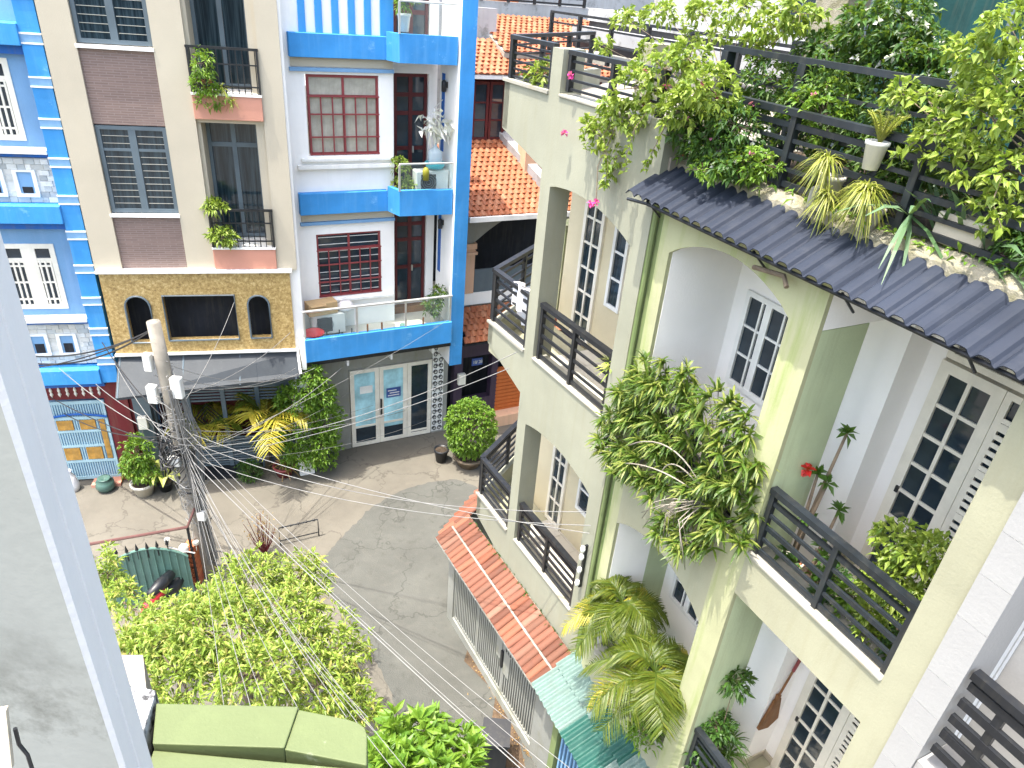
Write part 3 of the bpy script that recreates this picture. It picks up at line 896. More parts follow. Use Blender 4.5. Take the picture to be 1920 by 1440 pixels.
# golden stone storey
b = MB()
wall_cells(b, -1.36, 2.44, 3.72, 5.60, -0.04, 0.12, [(-0.98, -0.49, 3.98, 5.08), (-0.22, 1.24, 4.01, 5.08), (1.50, 1.95, 4.02, 5.06)])
for u0, u1, zt in ((-0.98, -0.49, 5.08), (1.50, 1.95, 5.06)):
    r_ = (u1 - u0) / 2
    for sgn in (0, 1):
        a0 = [(u0 + r_ - r_ * math.cos(t), zt - r_ + r_ * math.sin(t)) for t in np.linspace(0, PI / 2, 7)] if sgn == 0 else [(u0 + r_ + r_ * math.sin(t), zt - r_ + r_ * math.cos(t)) for t in np.linspace(0, PI / 2, 7)]
        c_ = (u0 - 0.0, zt) if sgn == 0 else (u1, zt)
        b.prism(a0 + [c_], -0.039, 0.119)
b.build('stone_band', M['gold'], BH)
bp('band_ledge', BH, M['whitetrim'], -1.40, 2.50, -0.12, 0.1, 5.60, 5.67, 0.01)
bp('band_foot', BH, M['whitetrim'], -1.38, 2.46, -0.10, 0.1, 3.66, 3.718, 0.01)
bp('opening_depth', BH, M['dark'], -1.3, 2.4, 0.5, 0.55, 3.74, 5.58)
for (u0, u1, z0, z1) in ((-0.98, -0.49, 3.98, 5.08), (-0.22, 1.24, 4.01, 5.08), (1.50, 1.95, 4.02, 5.06)):
    k = MB()
    ar = u1 - u0 < 1
    r_ = (u1 - u0) / 2
    if ar:
        pts = [(u0, -0.06, z0), (u0, -0.06, z1 - r_)] + [(u0 + r_ - r_ * math.cos(t), -0.06, z1 - r_ + r_ * math.sin(t)) for t in np.linspace(0.2, PI - 0.2, 10)] + [(u1, -0.06, z1 - r_), (u1, -0.06, z0), (u0, -0.06, z0)]
    else:
        pts = [(u0, -0.06, z0), (u0, -0.06, z1), (u1, -0.06, z1), (u1, -0.06, z0), (u0, -0.06, z0)]
    k.tube(pts, 0.022, 5)
    k.build('opening_trim', M['greyframe'], BH)
# awning
k = MB()
fl, frr = (-1.34, -0.76, 3.0), (2.52, -0.34, 3.14)
k.add([(-1.34, 0.0, 3.62), (2.46, 0.0, 3.64), frr, fl, (-1.34, 0.0, 3.59), (2.46, 0.0, 3.61), (2.52, -0.34, 3.08), (-1.34, -0.76, 2.94)],
      [(0, 1, 2, 3), (7, 6, 5, 4), (3, 2, 6, 7), (0, 3, 7, 4), (1, 5, 6, 2)])
aw = k.build('awning', M['awning'], BH)
for u in (-1.3, 0.0, 1.2, 2.42):
    tq = (u + 1.34) / 3.86
    k = MB(); k.tube([(u, 0.02, 3.62), (u, -0.76 + 0.42 * tq, 2.99 + 0.1 * tq)], 0.02, 5); k.build('awning_rib', M['greyframe'], aw)
k = MB(); k.tube([(2.53, -0.33, 3.2), (2.47, 0.02, 3.7)], 0.03, 5); k.build('awning_edge', M['whitetrim'], aw)
# street front: dark columns and a dark gate of bars with a diamond
b = MB()
b.box(-1.36, -1.0, 0.3, 0.7, 0, 3.7); b.box(2.2, 2.46, 0.3, 0.7, 0, 3.7); b.box(-1.36, 2.46, 0.5, 0.7, 2.75, 3.7)
b.build('street_wall', M['greyframe'], BH)
bp('porch_back', BH, M['redwall'], -1.3, 2.4, 2.0, 2.1, 0, 3.7)
gt = bp('gate', BH, M['greyframe'], -1.0, 2.2, 0.52, 0.58, 2.45, 2.55)
for k in range(5):
    u = -1.0 + 3.2 * k / 4
    bp('post', gt, M['greyframe'], u - 0.05, u + 0.05, 0.5, 0.6, 0.0, 2.75)
for k in range(4):
    u0 = -0.95 + 0.8 * k
    for j in range(12):
        z = 0.12 + 0.075 * j
        bp('louvre', gt, M['greyframe'], u0, u0 + 0.7, 0.53, 0.56, z, z + 0.045)
    for j in range(5):
        z = 2.05 + 0.085 * j
        bp('louvre', gt, M['greyframe'], u0, u0 + 0.7, 0.53, 0.56, z, z + 0.045)
    dm = MB()
    for s_ in (0.42, 0.3, 0.18):
        cx_, cz_ = u0 + 0.35, 1.55
        dm.tube([(cx_ - s_ * 0.8, 0.54, cz_), (cx_, 0.54, cz_ + s_), (cx_ + s_ * 0.8, 0.54, cz_), (cx_, 0.54, cz_ - s_), (cx_ - s_ * 0.8, 0.54, cz_)], 0.015, 4)
    dm.build('diamond', M['rail'], gt)
bp('step', BH, M['rail'], -0.3, 1.1, 0.1, 0.5, 0.0, 0.12)
# meter box
t = place('meter_box', 'cream electric meter box with a loop of cable on the dark red wall', 'meter box', BH, -1.2, 0.2, 1.55)
bp('case', t, M['ivory'], -0.1, 0.1, -0.02, 0.1, 0.0, 0.34, 0.01)
k = MB(); k.tube([(0.1, 0.03, 0.3), (0.22, 0.0, 0.05), (0.18, 0.0, -0.3), (0.0, 0.0, -0.35), (-0.06, 0.0, -0.15), (-0.03, 0.02, 0.0)], 0.015, 5); k.build('cable_loop', M['wire'], t)

# ================================================================== BLUE HOUSE AT THE FAR LEFT
AH = frame_thing('townhouse', 'blue townhouse at the left edge with barred white windows and stone panels', 'house', (-7.456, 13.941), 74.87)
b = MB()
wall_cells(b, -4.2, -1.78, 2.95, 11.8, 0.35, 0.6, [(-3.2, -2.2, 4.66, 6.1), (-3.2, -2.2, 8.15, 9.6)])
b.build('wall', M['paleblue'], AH)
bp('house_body', AH, M['paleblue'], -4.2, -1.46, 0.85, 6.0, 0, 11.8)
pl_ = bp('pillar', AH, M['blue'], -1.80, -1.46, 0.06, 0.8, 2.95, 11.8)
z = 3.4
while z < 11.6:
    for dz in (0.0, 0.16):
        bp('pillar_band', pl_, M['whitetrim'], -1.815, -1.445, 0.045, 0.1, z + dz, z + dz + 0.03)
    bp('pillar_block', pl_, M['paleblue'], -1.81, -1.45, 0.05, 0.1, z + 0.03, z + 0.16)
    z += 0.72
for zb in (2.95, 6.62, 9.85):
    bd = bp('floor_band', AH, M['blue'], -4.2, -1.80, 0.0, 0.35, zb, zb + 0.36, 0.01)
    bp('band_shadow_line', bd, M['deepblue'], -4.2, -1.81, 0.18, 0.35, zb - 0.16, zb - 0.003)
for zb in (3.50, 7.02):
    sp_ = bp('stone_panel', AH, M['boxgrey'], -3.9, -1.84, 0.27, 0.35, zb - 0.14, zb + 0.82)
    for r in range(9):
        x = -3.9
        while x < -1.9:
            w = random.choice((0.1, 0.14, 0.18, 0.22))
            x1 = min(x + w, -1.85)
            cx_ = (x + x1) / 2
            inn = any(abs(cx_ - q) < 0.24 for q in (-2.36, -2.92, -3.48)) and 1 < r < 7
            if not inn:
                pr = random.uniform(0.01, 0.03)
                bp('stone_tile', sp_, M['stonepiece'], x + 0.004, x1 - 0.004, 0.27 - pr, 0.27, zb - 0.14 + r * 0.106, zb - 0.14 + r * 0.106 + 0.099)
            x = x1
    for q in (-2.36, -2.92, -3.48):
        f = MB()
        z0, z1 = zb + 0.14, zb + 0.56
        f.box(q - 0.2, q + 0.2, 0.20, 0.268, z0 - 0.06, z0); f.box(q - 0.2, q + 0.2, 0.22, 0.268, z1, z1 + 0.04)
        f.box(q - 0.2, q - 0.13, 0.22, 0.268, z0, z1); f.box(q + 0.13, q + 0.2, 0.22, 0.268, z0, z1)
        nf = f.build('niche_frame', M['whitetrim'], sp_)
        bp('niche', nf, M['paleblue'], q - 0.13, q + 0.13, 0.245, 0.262, z0 + 0.1, z1) if False else None
        k = MB(); k.box(q - 0.13, q + 0.13, 0.245, 0.262, z0, z1); k.build('niche', M['paleblue'], sp_)
        k = MB(); k.box(q - 0.09, q + 0.09, 0.236, 0.244, z0 + 0.01, z0 + 0.13 + 0.1 * (zb < 5)); k.build('niche_vent', M['dark'], sp_)
    ld = bp('sill', AH, M['whitetrim'], -4.0, -1.82, 0.08, 0.35, zb + 0.93, zb + 1.02, 0.01)
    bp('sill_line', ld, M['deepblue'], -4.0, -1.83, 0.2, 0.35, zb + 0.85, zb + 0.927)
for z0, z1 in ((4.66, 6.1), (8.15, 9.6)):
    f = window(AH, -3.2, -2.2, z0, z1, 0.33, 2, 2, M['ivory'], M['glass'], 0.10, 0.10, 0.1, hz=[z0 + 0.1, z1 - 0.36, z1 - 0.1], mull=(1,))
    for i in range(2):
        for k in range(3):
            u = -3.08 + 0.49 * i + 0.1 * (k + 0.6)
            bp('slat', f, M['ivory'], u - 0.018, u + 0.018, 0.335, 0.36, z0 + 0.1, z1 - 0.36)
        for k, z in enumerate((z0 + 0.22, z0 + 0.60, z1 - 0.48)):
            bp('slat', f, M['ivory'], -3.1 + 0.49 * i, -2.8 + 0.49 * i, 0.337, 0.36, z - 0.018, z + 0.018)
# street front with the light blue gate
b = MB()
b.box(-1.95, -1.46, 0.35, 0.6, 0, 2.93); b.box(-4.2, -1.95, 0.4, 0.6, 2.35, 2.93); b.box(-1.46, -1.0, 0.42, 0.6, 0, 2.93)
b.build('street_wall', M['redwall'], AH)
gt = MB()
g0, g1 = -3.3, -2.0
for u0, u1, z0, z1 in ((g0, g1, 0.05, 0.13), (g0, g1, 2.2, 2.28), (g0, g0 + 0.06, 0.13, 2.2), (g1 - 0.06, g1, 0.13, 2.2), (g0, g1, 0.55, 0.62), (g0, g1, 1.0, 1.06), (g0, g1, 1.42, 1.48), (g0, g1, 1.78, 1.86)):
    gt.box(u0, u1, 0.42 + 0.002 * (z1 - z0 > 1), 0.46, z0, z1)
gt = gt.build('gate', M['bluegate'], AH)
for i in range(22):
    u = g0 + 0.06 + (g1 - g0 - 0.12) * (i + 0.5) / 22
    bp('gate_bar', gt, M['bluegate'], u - 0.014, u + 0.014, 0.43, 0.45, 0.13, 2.2)
k = MB(); k.box(g0, g1, 0.462, 0.47, 0.1, 2.25); k.build('gate_sheet', M['paleblue'], gt)
for u0, u1 in ((-2.62, -2.28), (-3.1, -2.76)):
    for z0, z1 in ((0.64, 0.98), (1.5, 1.76)):
        bp('gate_panel', gt, M['goldpanel'], u0, u1, 0.412, 0.43, z0, z1)
bp('gate_panel', gt, M['goldpanel'], -2.2, -2.08, 0.412, 0.43, 0.64, 1.76)
k = MB(); k.tube([(g0 + 1.3 * t, 0.40, 1.84 + 0.1 * math.sin(t * PI)) for t in np.linspace(0, 1, 10)], 0.03, 5); k.build('gate_arch', M['deepblue'], gt)
bp('fence_crest', AH, M['rail'], -3.4, -1.95, 0.44, 0.47, 2.36, 2.42)
for i in range(9):
    k = MB(); k.lathe([(0.0, 2.42), (0.04, 2.5), (0.02, 2.55), (0.035, 2.6), (0.0, 2.72)], cx=-3.35 + 0.165 * i, cy=0.39, n=6); k.build('finial', M['ivory'], AH)
bp('threshold', AH, M['salmon'], -2.6, -1.95, 0.1, 0.4, 0.0, 0.08)

# ================================================================== HOUSE WITH ORANGE TILED ROOFS
CH = frame_thing('tiled_house', 'house with stepped orange tiled roofs beside the blue pole', 'house', (-4.232, 15.973), 61.63)

def tile_field(u0, u1, v0, z0, v1, z1, name='roof_tiles', tw=0.17, tl=0.17):
    """wavy clay tiles in stepped rows, one joined field"""
    b_ = MB()
    Ln = math.hypot(v1 - v0, z1 - z0)
    rows, cols = max(2, int(Ln / tl)), max(2, int((u1 - u0) / tw))
    dv, dz = (v1 - v0) / rows, (z1 - z0) / rows
    nv, nz = -dz / tl, dv / tl
    for r in range(rows):
        for c in range(cols):
            w = (u1 - u0) / cols
            sh = (w / 2 if r % 2 else 0)
            x0 = u0 + c * w + sh
            vs = []
            jit = random.uniform(-0.006, 0.006)
            for e, (tt, lift) in enumerate(((-0.10, 0.022), (1.0, 0.006))):
                for q, hgt in ((0, 0.0), (0.18, 0.024), (0.42, 0.034), (0.66, 0.024), (0.85, 0.0), (1.0, -0.004)):
                    l_ = lift + hgt + jit
                    vs.append((x0 + q * w, v0 + (r + tt) * dv + nv * l_, z0 + (r + tt) * dz + nz * l_))
            for q in (0, 0.42, 1.0):
                vs.append((x0 + q * w, v0 + (r - 0.12) * dv, z0 + (r - 0.12) * dz + 0.002))
            b_.add(vs, [(i, i + 1, i + 7, i + 6) for i in range(5)] + [(12, 13, 2, 1, 0), (13, 14, 5, 4, 3, 2)])
    o = b_.build(name, M['rooftile'], CH)
    o['kind'] = 'stuff'
    return o

# street level
b = MB()
wall_cells(b, 2.95, 7.5, 0, 3.4, 0.0, 0.25, [(4.30, 6.2, 0.0, 2.3), (3.2, 4.1, 0.9, 2.3)])
b.build('wall', M['purple'], CH)
bp('wall_back', CH, M['dark'], 2.95, 7.5, 0.6, 0.7, 0, 3.4)
dr = bp('shutter_door', CH, M['orangedoor'], 4.28, 5.9, 0.02, 0.06, 0.05, 1.8)
for k in range(14):
    bp('shutter_slat', dr, M['orangedoor'], 4.28, 5.9, -0.0, 0.02, 0.08 + k * 0.122, 0.17 + k * 0.122)
hp = bp('house_number', CH, M['signblue'], 3.46, 3.78, -0.03, 0.0, 2.02, 2.24)
for k, ch in enumerate('18/28'):
    cv = bpy.data.curves.new('digit', 'FONT'); cv.body = ch; cv.size = 0.14; cv.extrude = 0.002
    o = bpy.data.objects.new('digit', cv); COL.objects.link(o)
    dg = bpy.context.evaluated_depsgraph_get(); me = bpy.data.meshes.new_from_object(o.evaluated_get(dg))
    bpy.data.objects.remove(o)
    me.materials.append(M['fl_white'])
    o = bpy.data.objects.new('digit', me); COL.objects.link(o); o.parent = hp
    o.location = Vector((3.48 + 0.058 * k, -0.034, 2.08)) - OFF[hp.name]; o.rotation_euler = (PI / 2, 0, 0)
bp('cream_base', CH, M['peach'], 3.9, 7.0, -0.35, 0.0, 0.0, 0.35)
t = place('meter_box', 'small cream meter box on the plum wall behind the round shrub', 'meter box', CH, 3.15, -0.06, 1.5)
bp('case', t, M['ivory'], -0.11, 0.11, -0.06, 0.06, 0, 0.34, 0.01)
# low tiled canopy
tile_field(2.97, 6.5, -0.55, 3.05, 0.25, 3.72)
bp('canopy_board', CH, M['dark'], 2.97, 6.5, -0.55, 0.25, 2.95, 3.0)
# balcony storey with peach columns and arch
b = MB(); b.box(2.95, 7.5, 0.3, 0.45, 3.75, 4.1); b.build('balcony_wall', M['white'], CH)
for u in (3.38, 6.2):
    cl = bp('column', CH, M['peach'], u - 0.14, u + 0.14, 0.28, 0.56, 4.1, 5.5)
    bp('capital', cl, M['peach'], u - 0.19, u + 0.19, 0.23, 0.6, 5.2, 5.27)
    bp('capital', cl, M['peach'], u - 0.17, u + 0.17, 0.25, 0.58, 5.35, 5.5)
k = MB(); k.prism([(u, 5.45 + 0.75 * math.sin(PI * (u - 3.4) / 2.9)) for u in np.linspace(3.4, 6.3, 13)] + [(7.5, 5.45), (7.5, 6.3), (2.95, 6.3), (2.95, 5.45)], 0.3, 0.5)
k.build('arch_wall', M['greywall'], CH)
bp('porch_back', CH, M['dark'], 2.95, 7.5, 2.2, 2.3, 3.4, 6.3)
bp('porch_floor', CH, M['floortile'], 2.95, 7.5, 0.45, 2.2, 3.6, 3.75)
bp('porch_rail', CH, M['greyframe'], 3.55, 6.1, 0.32, 0.36, 4.1, 4.75)
# big orange roof
tile_field(3.0, 8.0, -0.35, 6.42, 2.1, 7.74)
b = MB(); b.slab([(3.0, -0.36), (8.0, -0.36), (8.0, 2.1), (3.0, 2.1)], [6.28, 6.28, 7.6, 7.6], [6.39, 6.39, 7.71, 7.71])
b.build('roof_deck', M['coping'], CH)
b = MB(); b.slab([(3.0, -0.46), (8.0, -0.46), (8.0, -0.39), (3.0, -0.39)], 6.30, 6.42); b.build('gutter', M['whitetrim'], CH)
# upper room: dark red joinery under the next roof, parapets on the right
b = MB()
b.box(3.2, 8.0, 2.15, 2.3, 7.6, 9.5)
b.build('upper_wall', M['maroon'], CH)
for u0 in (4.02, 4.5):
    window(CH, u0, u0 + 0.46, 7.74, 9.2, 2.05, 1, 3, M['maroon'], M['glass'], 0.07, 0.04, 0.08, name='red_door')
bp('side_pilaster', CH, M['peach'], 5.1, 5.5, 0.9, 1.4, 6.9, 8.6)
k = MB(); k.slab([(4.85, 2.1), (5.15, 2.1), (5.6, 0.3), (5.35, 0.3)], [7.65, 7.65, 6.75, 6.75], [7.95, 7.95, 7.05, 7.05]); k.build('roof_flashing', M['oldwhite'], CH)
tile_field(3.3, 8.5, 1.75, 9.42, 3.3, 10.1)
b = MB(); b.slab([(3.3, 1.74), (8.5, 1.74), (8.5, 3.3), (3.3, 3.3)], [9.3, 9.3, 9.95, 9.95], [9.39, 9.39, 10.06, 10.06]); b.build('roof_deck', M['whitetrim'], CH)
tile_field(5.0, 12.0, 2.4, 9.9, 4.6, 10.65)
b = MB(); b.slab([(5.0, 2.4), (12.0, 2.4), (12.0, 4.6), (5.0, 4.6)], [9.75, 9.75, 10.5, 10.5], [9.87, 9.87, 10.62, 10.62]); b.build('roof_deck', M['coping'], CH)
bp('gable_wall', CH, M['oldwhite'], 3.2, 5.2, 3.4, 3.6, 9.6, 10.85)
ov = MB(); ov.box(3.95, 4.12, 3.36, 3.4, 10.05, 10.6); ov.build('vent_panel', M['orangedoor'], CH)
# ================================================================== CREAM CORNER HOUSE
LH = frame_thing('townhouse', 'cream corner house with arched balconies and black rails along the alley', 'house', (0.29, 9.21), -31.85, -1)
FL = (3.25, 6.77, 10.36)                    # parapet tops of the three balcony levels
b = MB()
b.box(-0.29, -0.05, 0.0, 0.32, 0, 10.86)                          # corner column up to the terrace
b.box(1.70, 1.97, 0.0, 0.36, 0, 10.40)                            # right pier
b.prism(arch_poly(-0.05, 1.70, 9.22, 9.40, 10.36, ends=(9.24, 9.02)), 0.0, 0.22)
b.prism(arch_poly(-0.05, 1.70, 5.56, 5.74, 6.72, ends=(5.58, 5.48)), 0.0, 0.22)
b.box(-0.05, 1.70, 0.0, 0.22, 2.0, 3.22)
b.build('front_wall', M['creamL'], LH)
DX, DY = -0.545, 0.838                                             # oblique side of the corner
def sidept(x, t, n=0.0):
    return (x + DX * t + DY * n, DY * t - DX * n)
for zt, zl, zr in ((3.22, 2.75, 2.45), (6.72, 6.36, 6.02), (10.33, 9.72, 9.42)):
    c_ = MB()
    c_.slab([(-1.42, 0.0), (-0.29, 0.0), (-0.29, 0.14), (-1.36, 0.14)], [zl, zr, zr, zl], zt)
    p0, p1 = (-1.42, 0.0), sidept(-1.42, 3.4)
    c_.slab([p0, (-1.28, 0.0), (p1[0] + 0.14, p1[1]), p1], [zl, zl, zl - 0.2, zl - 0.2], zt)
    o = c_.build('corner_parapet', M['creamL'], LH)
    s_ = MB()
    s_.slab([(-1.40, 0.02), (1.7, 0.02), (1.7, 1.45), (sidept(-1.40, 1.7))], zt - 0.52, zt - 0.40)
    s_.build('balcony_slab', M['cream'], LH)
    k = MB(); k.slab([(-1.44, -0.03), (-0.29, -0.03), (-0.29, 0.16), (-1.34, 0.16)], zt, zt + 0.04)
    k.build('coping', M['coping'], LH)
    bp('coping', LH, M['coping'], -0.05, 1.70, -0.02, 0.24, zt + 0.001, zt + 0.04, 0.01)
for z in (2.85, 6.34):                                              # balcony floor tiles
    for i in range(5):
        for j in range(3):
            u = -0.6 + 0.46 * i; v = 0.24 + 0.42 * j
            bp('floor_tile', LH, M['floortile'], u + 0.003, u + 0.457, v + 0.003, v + 0.417, z, z + 0.012)
# recessed walls behind the balconies
b = MB()
wall_cells(b, -1.35, 1.97, 2.82, 6.3, 1.12, 1.3, [(-0.72, -0.25, 2.82, 5.2), (0.12, 0.52, 3.7, 5.0)])
wall_cells(b, -1.60, 1.97, 6.34, 10.0, 1.46, 1.65, [(-1.16, -0.63, 6.36, 8.92), (-0.36, 0.0, 7.25, 8.62)])
b.box(1.80, 1.97, 0.36, 1.46, 2.8, 10.0)
b.box(-1.35, 1.97, 1.3, 4.5, 0.0, 2.8)
b.build('inner_wall', M['pale'], LH)
bp('house_body', LH, M['pale'], -1.2, 1.97, 1.75, 5.0, 2.8, 9.9)
window(LH, -1.16, -0.63, 6.36, 8.92, 1.42, 2, 6, M['ivory'], M['curtainglass'], 0.07, 0.035, 0.08, name='balcony_door')
window(LH, -0.36, 0.0, 7.25, 8.62, 1.42, 1, 3, M['whitetrim'], M['curtainglass'], 0.06, 0.035, 0.08)
window(LH, -0.72, -0.25, 2.86, 5.2, 1.08, 2, 5, M['ivory'], M['glass'], 0.07, 0.035, 0.08, name='balcony_door')
window(LH, 0.12, 0.52, 3.7, 5.0, 1.08, 1, 3, M['whitetrim'], M['glass'], 0.06, 0.035, 0.08)
# rails
for zt, z1 in ((3.26, 4.05), (6.76, 7.63)):
    railing(LH, (0.0, 0.06), (1.68, 0.06), zt, z1, M['rail'], posts=3, rails=5, top=(0.09, 0.06), bar=0.03, pw=0.055, pairs=True)
    railing(LH, (-1.38, 0.05), (-0.31, 0.05), zt, z1, M['rail'], posts=2, rails=5, top=(0.09, 0.06), bar=0.03, pw=0.055, pairs=True)
    railing(LH, sidept(-1.38, 0.05), sidept(-1.38, 3.2), zt, z1, M['rail'], posts=4, rails=5, top=(0.09, 0.06), bar=0.03, pw=0.055, pairs=True)
post = bp('rear_post', LH, M['lime'], -2.32, -2.06, 1.75, 2.05, 6.3, 7.9)
bp('post_cap', post, M['lime'], -2.36, -2.02, 1.71, 2.09, 7.9, 7.98)
# terrace
railing(LH, (0.0, 0.08), (1.75, 0.08), 10.40, 10.86, M['rail'], posts=3, rails=4, top=(0.08, 0.05), bar=0.028, pw=0.06)
railing(LH, (-1.38, 0.06), (-0.31, 0.06), 10.37, 10.90, M['rail'], posts=2, rails=5, top=(0.08, 0.05), bar=0.025, pw=0.06)
railing(LH, sidept(-1.38, 0.1), sidept(-1.38, 3.0), 10.37, 10.90, M['rail'], posts=4, rails=4, top=(0.07, 0.05), bar=0.025, pw=0.06)
bp('terrace_post', LH, M['cream'], 0.0, 0.26, 1.1, 1.4, 10.1, 10.98)
bp('terrace_post', LH, M['cream'], 1.72, 1.97, 0.5, 0.8, 10.1, 10.9)
k = MB(); k.slab([(-1.4, 0.1), (2.0, 0.1), (2.0, 5.0), (-3.9, 4.0)], 9.92, 10.06); k.build('terrace_floor', M['pole'], LH)
# insulators on the right pier
ib = bp('cable_bracket', LH, M['rail'], 1.84, 1.87, -0.05, 0.0, 3.9, 4.7)
for z in (4.0, 4.25, 4.5, 4.65):
    k = MB(); k.lathe([(0.0, z - 0.05), (0.03, z - 0.04), (0.04, z), (0.03, z + 0.04), (0.0, z + 0.05)], cx=1.855, cy=-0.08, n=8); k.build('insulator', M['whitetrim'], ib)
t = place('laundry', 'white cloth hung over the corner rail of the upper cream balcony', 'laundry', LH, -0.62, 0.08, 7.62)
k = MB()
k.add([(-0.2 + 0.08 * i, 0.05 * math.sin(i * 1.7) + y, z) for y, z in ((0.06, -0.6), (0.07, 0.0), (-0.04, 0.02), (-0.05, -0.35)) for i in range(6)],
      [(r * 6 + i, r * 6 + i + 1, r * 6 + i + 7, r * 6 + i + 6) for r in range(3) for i in range(5)])
k.build('cloth', M['cloth'], t, True)

# ================================================================== LIME HOUSE WITH THE SLATE CANOPY
RH = frame_thing('townhouse', 'pale lime house with plants on its balconies under a slate blue canopy', 'house', (2.47, 5.30), -28.4, -1)
b = MB()
b.box(-2.23, -2.05, 0.0, 0.05, 0, 9.66)
b.box(-2.23, -2.17, 0.05, 0.30, 0, 9.66)
b.box(-0.37, -0.05, 0.0, 0.05, 0, 9.66)
b.box(-0.37, -0.33, 0.05, 0.62, 0, 9.2)
b.prism(arch_poly(-2.05, -0.37, 9.20, 9.47, 9.66), 0.0, 0.05)
b.build('upper_front', M['lime'], RH)
b = MB()
b.box(1.53, 1.775, 0.0, 0.36, 0, 9.66)
b.prism(arch_poly(-2.05, -0.37, 5.55, 5.88, 6.86, ends=(5.58, 5.50)), 0.0, 0.24)
b.box(-0.05, 1.53, 0.0, 0.22, 6.28, 6.80)
b.box(-2.05, -0.37, 0.0, 0.24, 2.0, 3.24)
b.box(-0.05, 1.53, 0.0, 0.24, 2.0, 3.24)
b.build('front_wall', M['cream'], RH)
bp('coping', RH, M['coping'], -0.05, 1.53, -0.02, 0.25, 6.801, 6.84, 0.01)
bp('coping', RH, M['coping'], -2.05, -0.37, -0.05, 0.27, 3.241, 3.29, 0.01)
bp('coping', RH, M['coping'], -0.05, 1.53, -0.02, 0.25, 3.241, 3.28, 0.01)
bp('groove', RH, M['moss'], -2.52, -2.231, 0.07, 0.3, 0, 9.8)
k = MB(); k.tube([(-2.40, 0.03, 1.9), (-2.40, 0.03, 9.6)], 0.03, 8); k.build('drainpipe', M['moss'], RH)
# inner walls
b = MB()
for z0, z1 in ((2.8, 6.2), (6.35, 9.62)):
    wz = z0 + 1.27 if z0 < 4 else 7.62
    tz = wz + 1.15
    b.box(-2.165, -2.045, 0.051, 1.06 if z0 > 4 else 0.66, z0, z1)                        # left wall of the left bay
    wall_cells(b, -2.15, 0.07, z0, z1, 1.06, 1.2, [(-1.84, -1.15, wz, tz), (-0.66, -0.36, wz, tz)])
    b.box(-0.07, 0.07, 1.2, 1.42, z0, z1)
    wall_cells(b, 0.07, 1.75, z0, z1, 1.42, 1.56, [(0.23, 0.82, z0 + 0.03, z0 + 2.62), (0.82, 1.32, z0 + 0.03, z0 + 2.62)])
    b.box(1.60, 1.74, 0.36, 1.42, z0, z1)
b.box(-0.34, -0.052, 0.051, 1.06, 9.22, 9.64)                        # beam over the pillar
b.build('inner_wall', M['whitecool'], RH)
b = MB(); b.box(-0.328, -0.051, 0.051, 0.62, 0.1, 9.215); b.box(-2.165, -2.045, 0.66, 1.06, 2.8, 6.2)
b.build('pillar_back', paint('pillar_side_green', (0.46, 0.53, 0.33), var=0.08), RH)  # greener and lighter than the plaster of the pillar front
bp('house_body', RH, M['pale'], -2.35, 1.75, 1.8, 5.0, 0.0, 9.85)
for z, zz in ((6.3, 6.42), (2.76, 2.88)):
    bp('balcony_slab', RH, M['cream'], -2.05, 1.60, 0.22, 1.42, z, zz)
    for i in range(8):
        for j in range(3):
            u = -2.05 + 0.455 * i; v = 0.26 + 0.40 * j
            if u + 0.45 > 0.1 or v < 0.9:
                bp('floor_tile', RH, M['floortile'], u + 0.003, min(u + 0.452, 1.6), v + 0.003, min(v + 0.397, 1.42 if u > 0 else 1.06), zz, zz + 0.012)
    bp('skirting', RH, M['sand'], 0.07, 0.225, 1.40, 1.42, zz + 0.012, zz + 0.11)
    bp('skirting', RH, M['sand'], 0.07, 0.085, 1.06, 1.40, zz + 0.012, zz + 0.11)
    bp('skirting', RH, M['sand'], -0.05, 0.08, 1.045, 1.06, zz + 0.012, zz + 0.11)
for z0, wz in ((2.88, 4.07), (6.42, 7.62)):
    window(RH, -1.84, -1.15, wz, wz + 1.15, 1.02, 4, 3, M['whitetrim'], M['glass'], 0.06, 0.025, 0.08, mull=(2,), us=[-1.78, -1.59, -1.495, -1.26, -1.21], mws=0.09)
    window(RH, -0.66, -0.36, wz, wz + 1.15, 1.02, 2, 3, M['whitetrim'], M['glass'], 0.05, 0.025, 0.08, us=[-0.61, -0.46, -0.41])
    d = window(RH, 0.23, 0.82, z0 + 0.02, z0 + 2.47, 1.38, 2, 7, M['ivory'], M['glass'], 0.10, 0.035, 0.08, name='glazed_door')
    bp('lock', d, M['rail'], 0.30, 0.33, 1.36, 1.38, z0 + 1.05, z0 + 1.12)
    d2 = window(RH, 0.825, 1.30, z0 + 0.02, z0 + 2.47, 1.38, 1, 1, M['ivory'], M['glass'], 0.06, 0.04, 0.08, name='screen_door')
    for k in range(26):
        z = z0 + 0.2 + k * 0.08
        bp('lattice_bar', d2, M['ivory'], 0.885, 1.24, 1.372, 1.382, z, z + 0.045 if k % 6 else z + 0.075)
    window(RH, 0.24, 1.30, z0 + 2.5, z0 + 2.72, 1.39, 2, 1, M['ivory'], M['glass'], 0.06, 0.06, 0.07, name='transom')
# rails
railing(RH, (-0.03, 0.07), (1.52, 0.07), 6.84, 7.62, M['railblue'], posts=3, rails=5, top=(0.08, 0.06), bar=0.032, pw=0.05, pairs=True)
railing(RH, (-2.03, 0.14), (-0.39, 0.14), 6.87, 7.5, M['railblue'], posts=3, rails=4, top=(0.08, 0.06), bar=0.03, pw=0.05)
railing(RH, (-2.03, 0.16), (-0.39, 0.16), 3.29, 4.05, M['railblue'], posts=3, rails=4, top=(0.08, 0.06), bar=0.03, pw=0.05)
railing(RH, (-0.03, 0.10), (1.52, 0.10), 3.28, 4.05, M['railblue'], posts=3, rails=5, top=(0.08, 0.06), bar=0.03, pw=0.05)
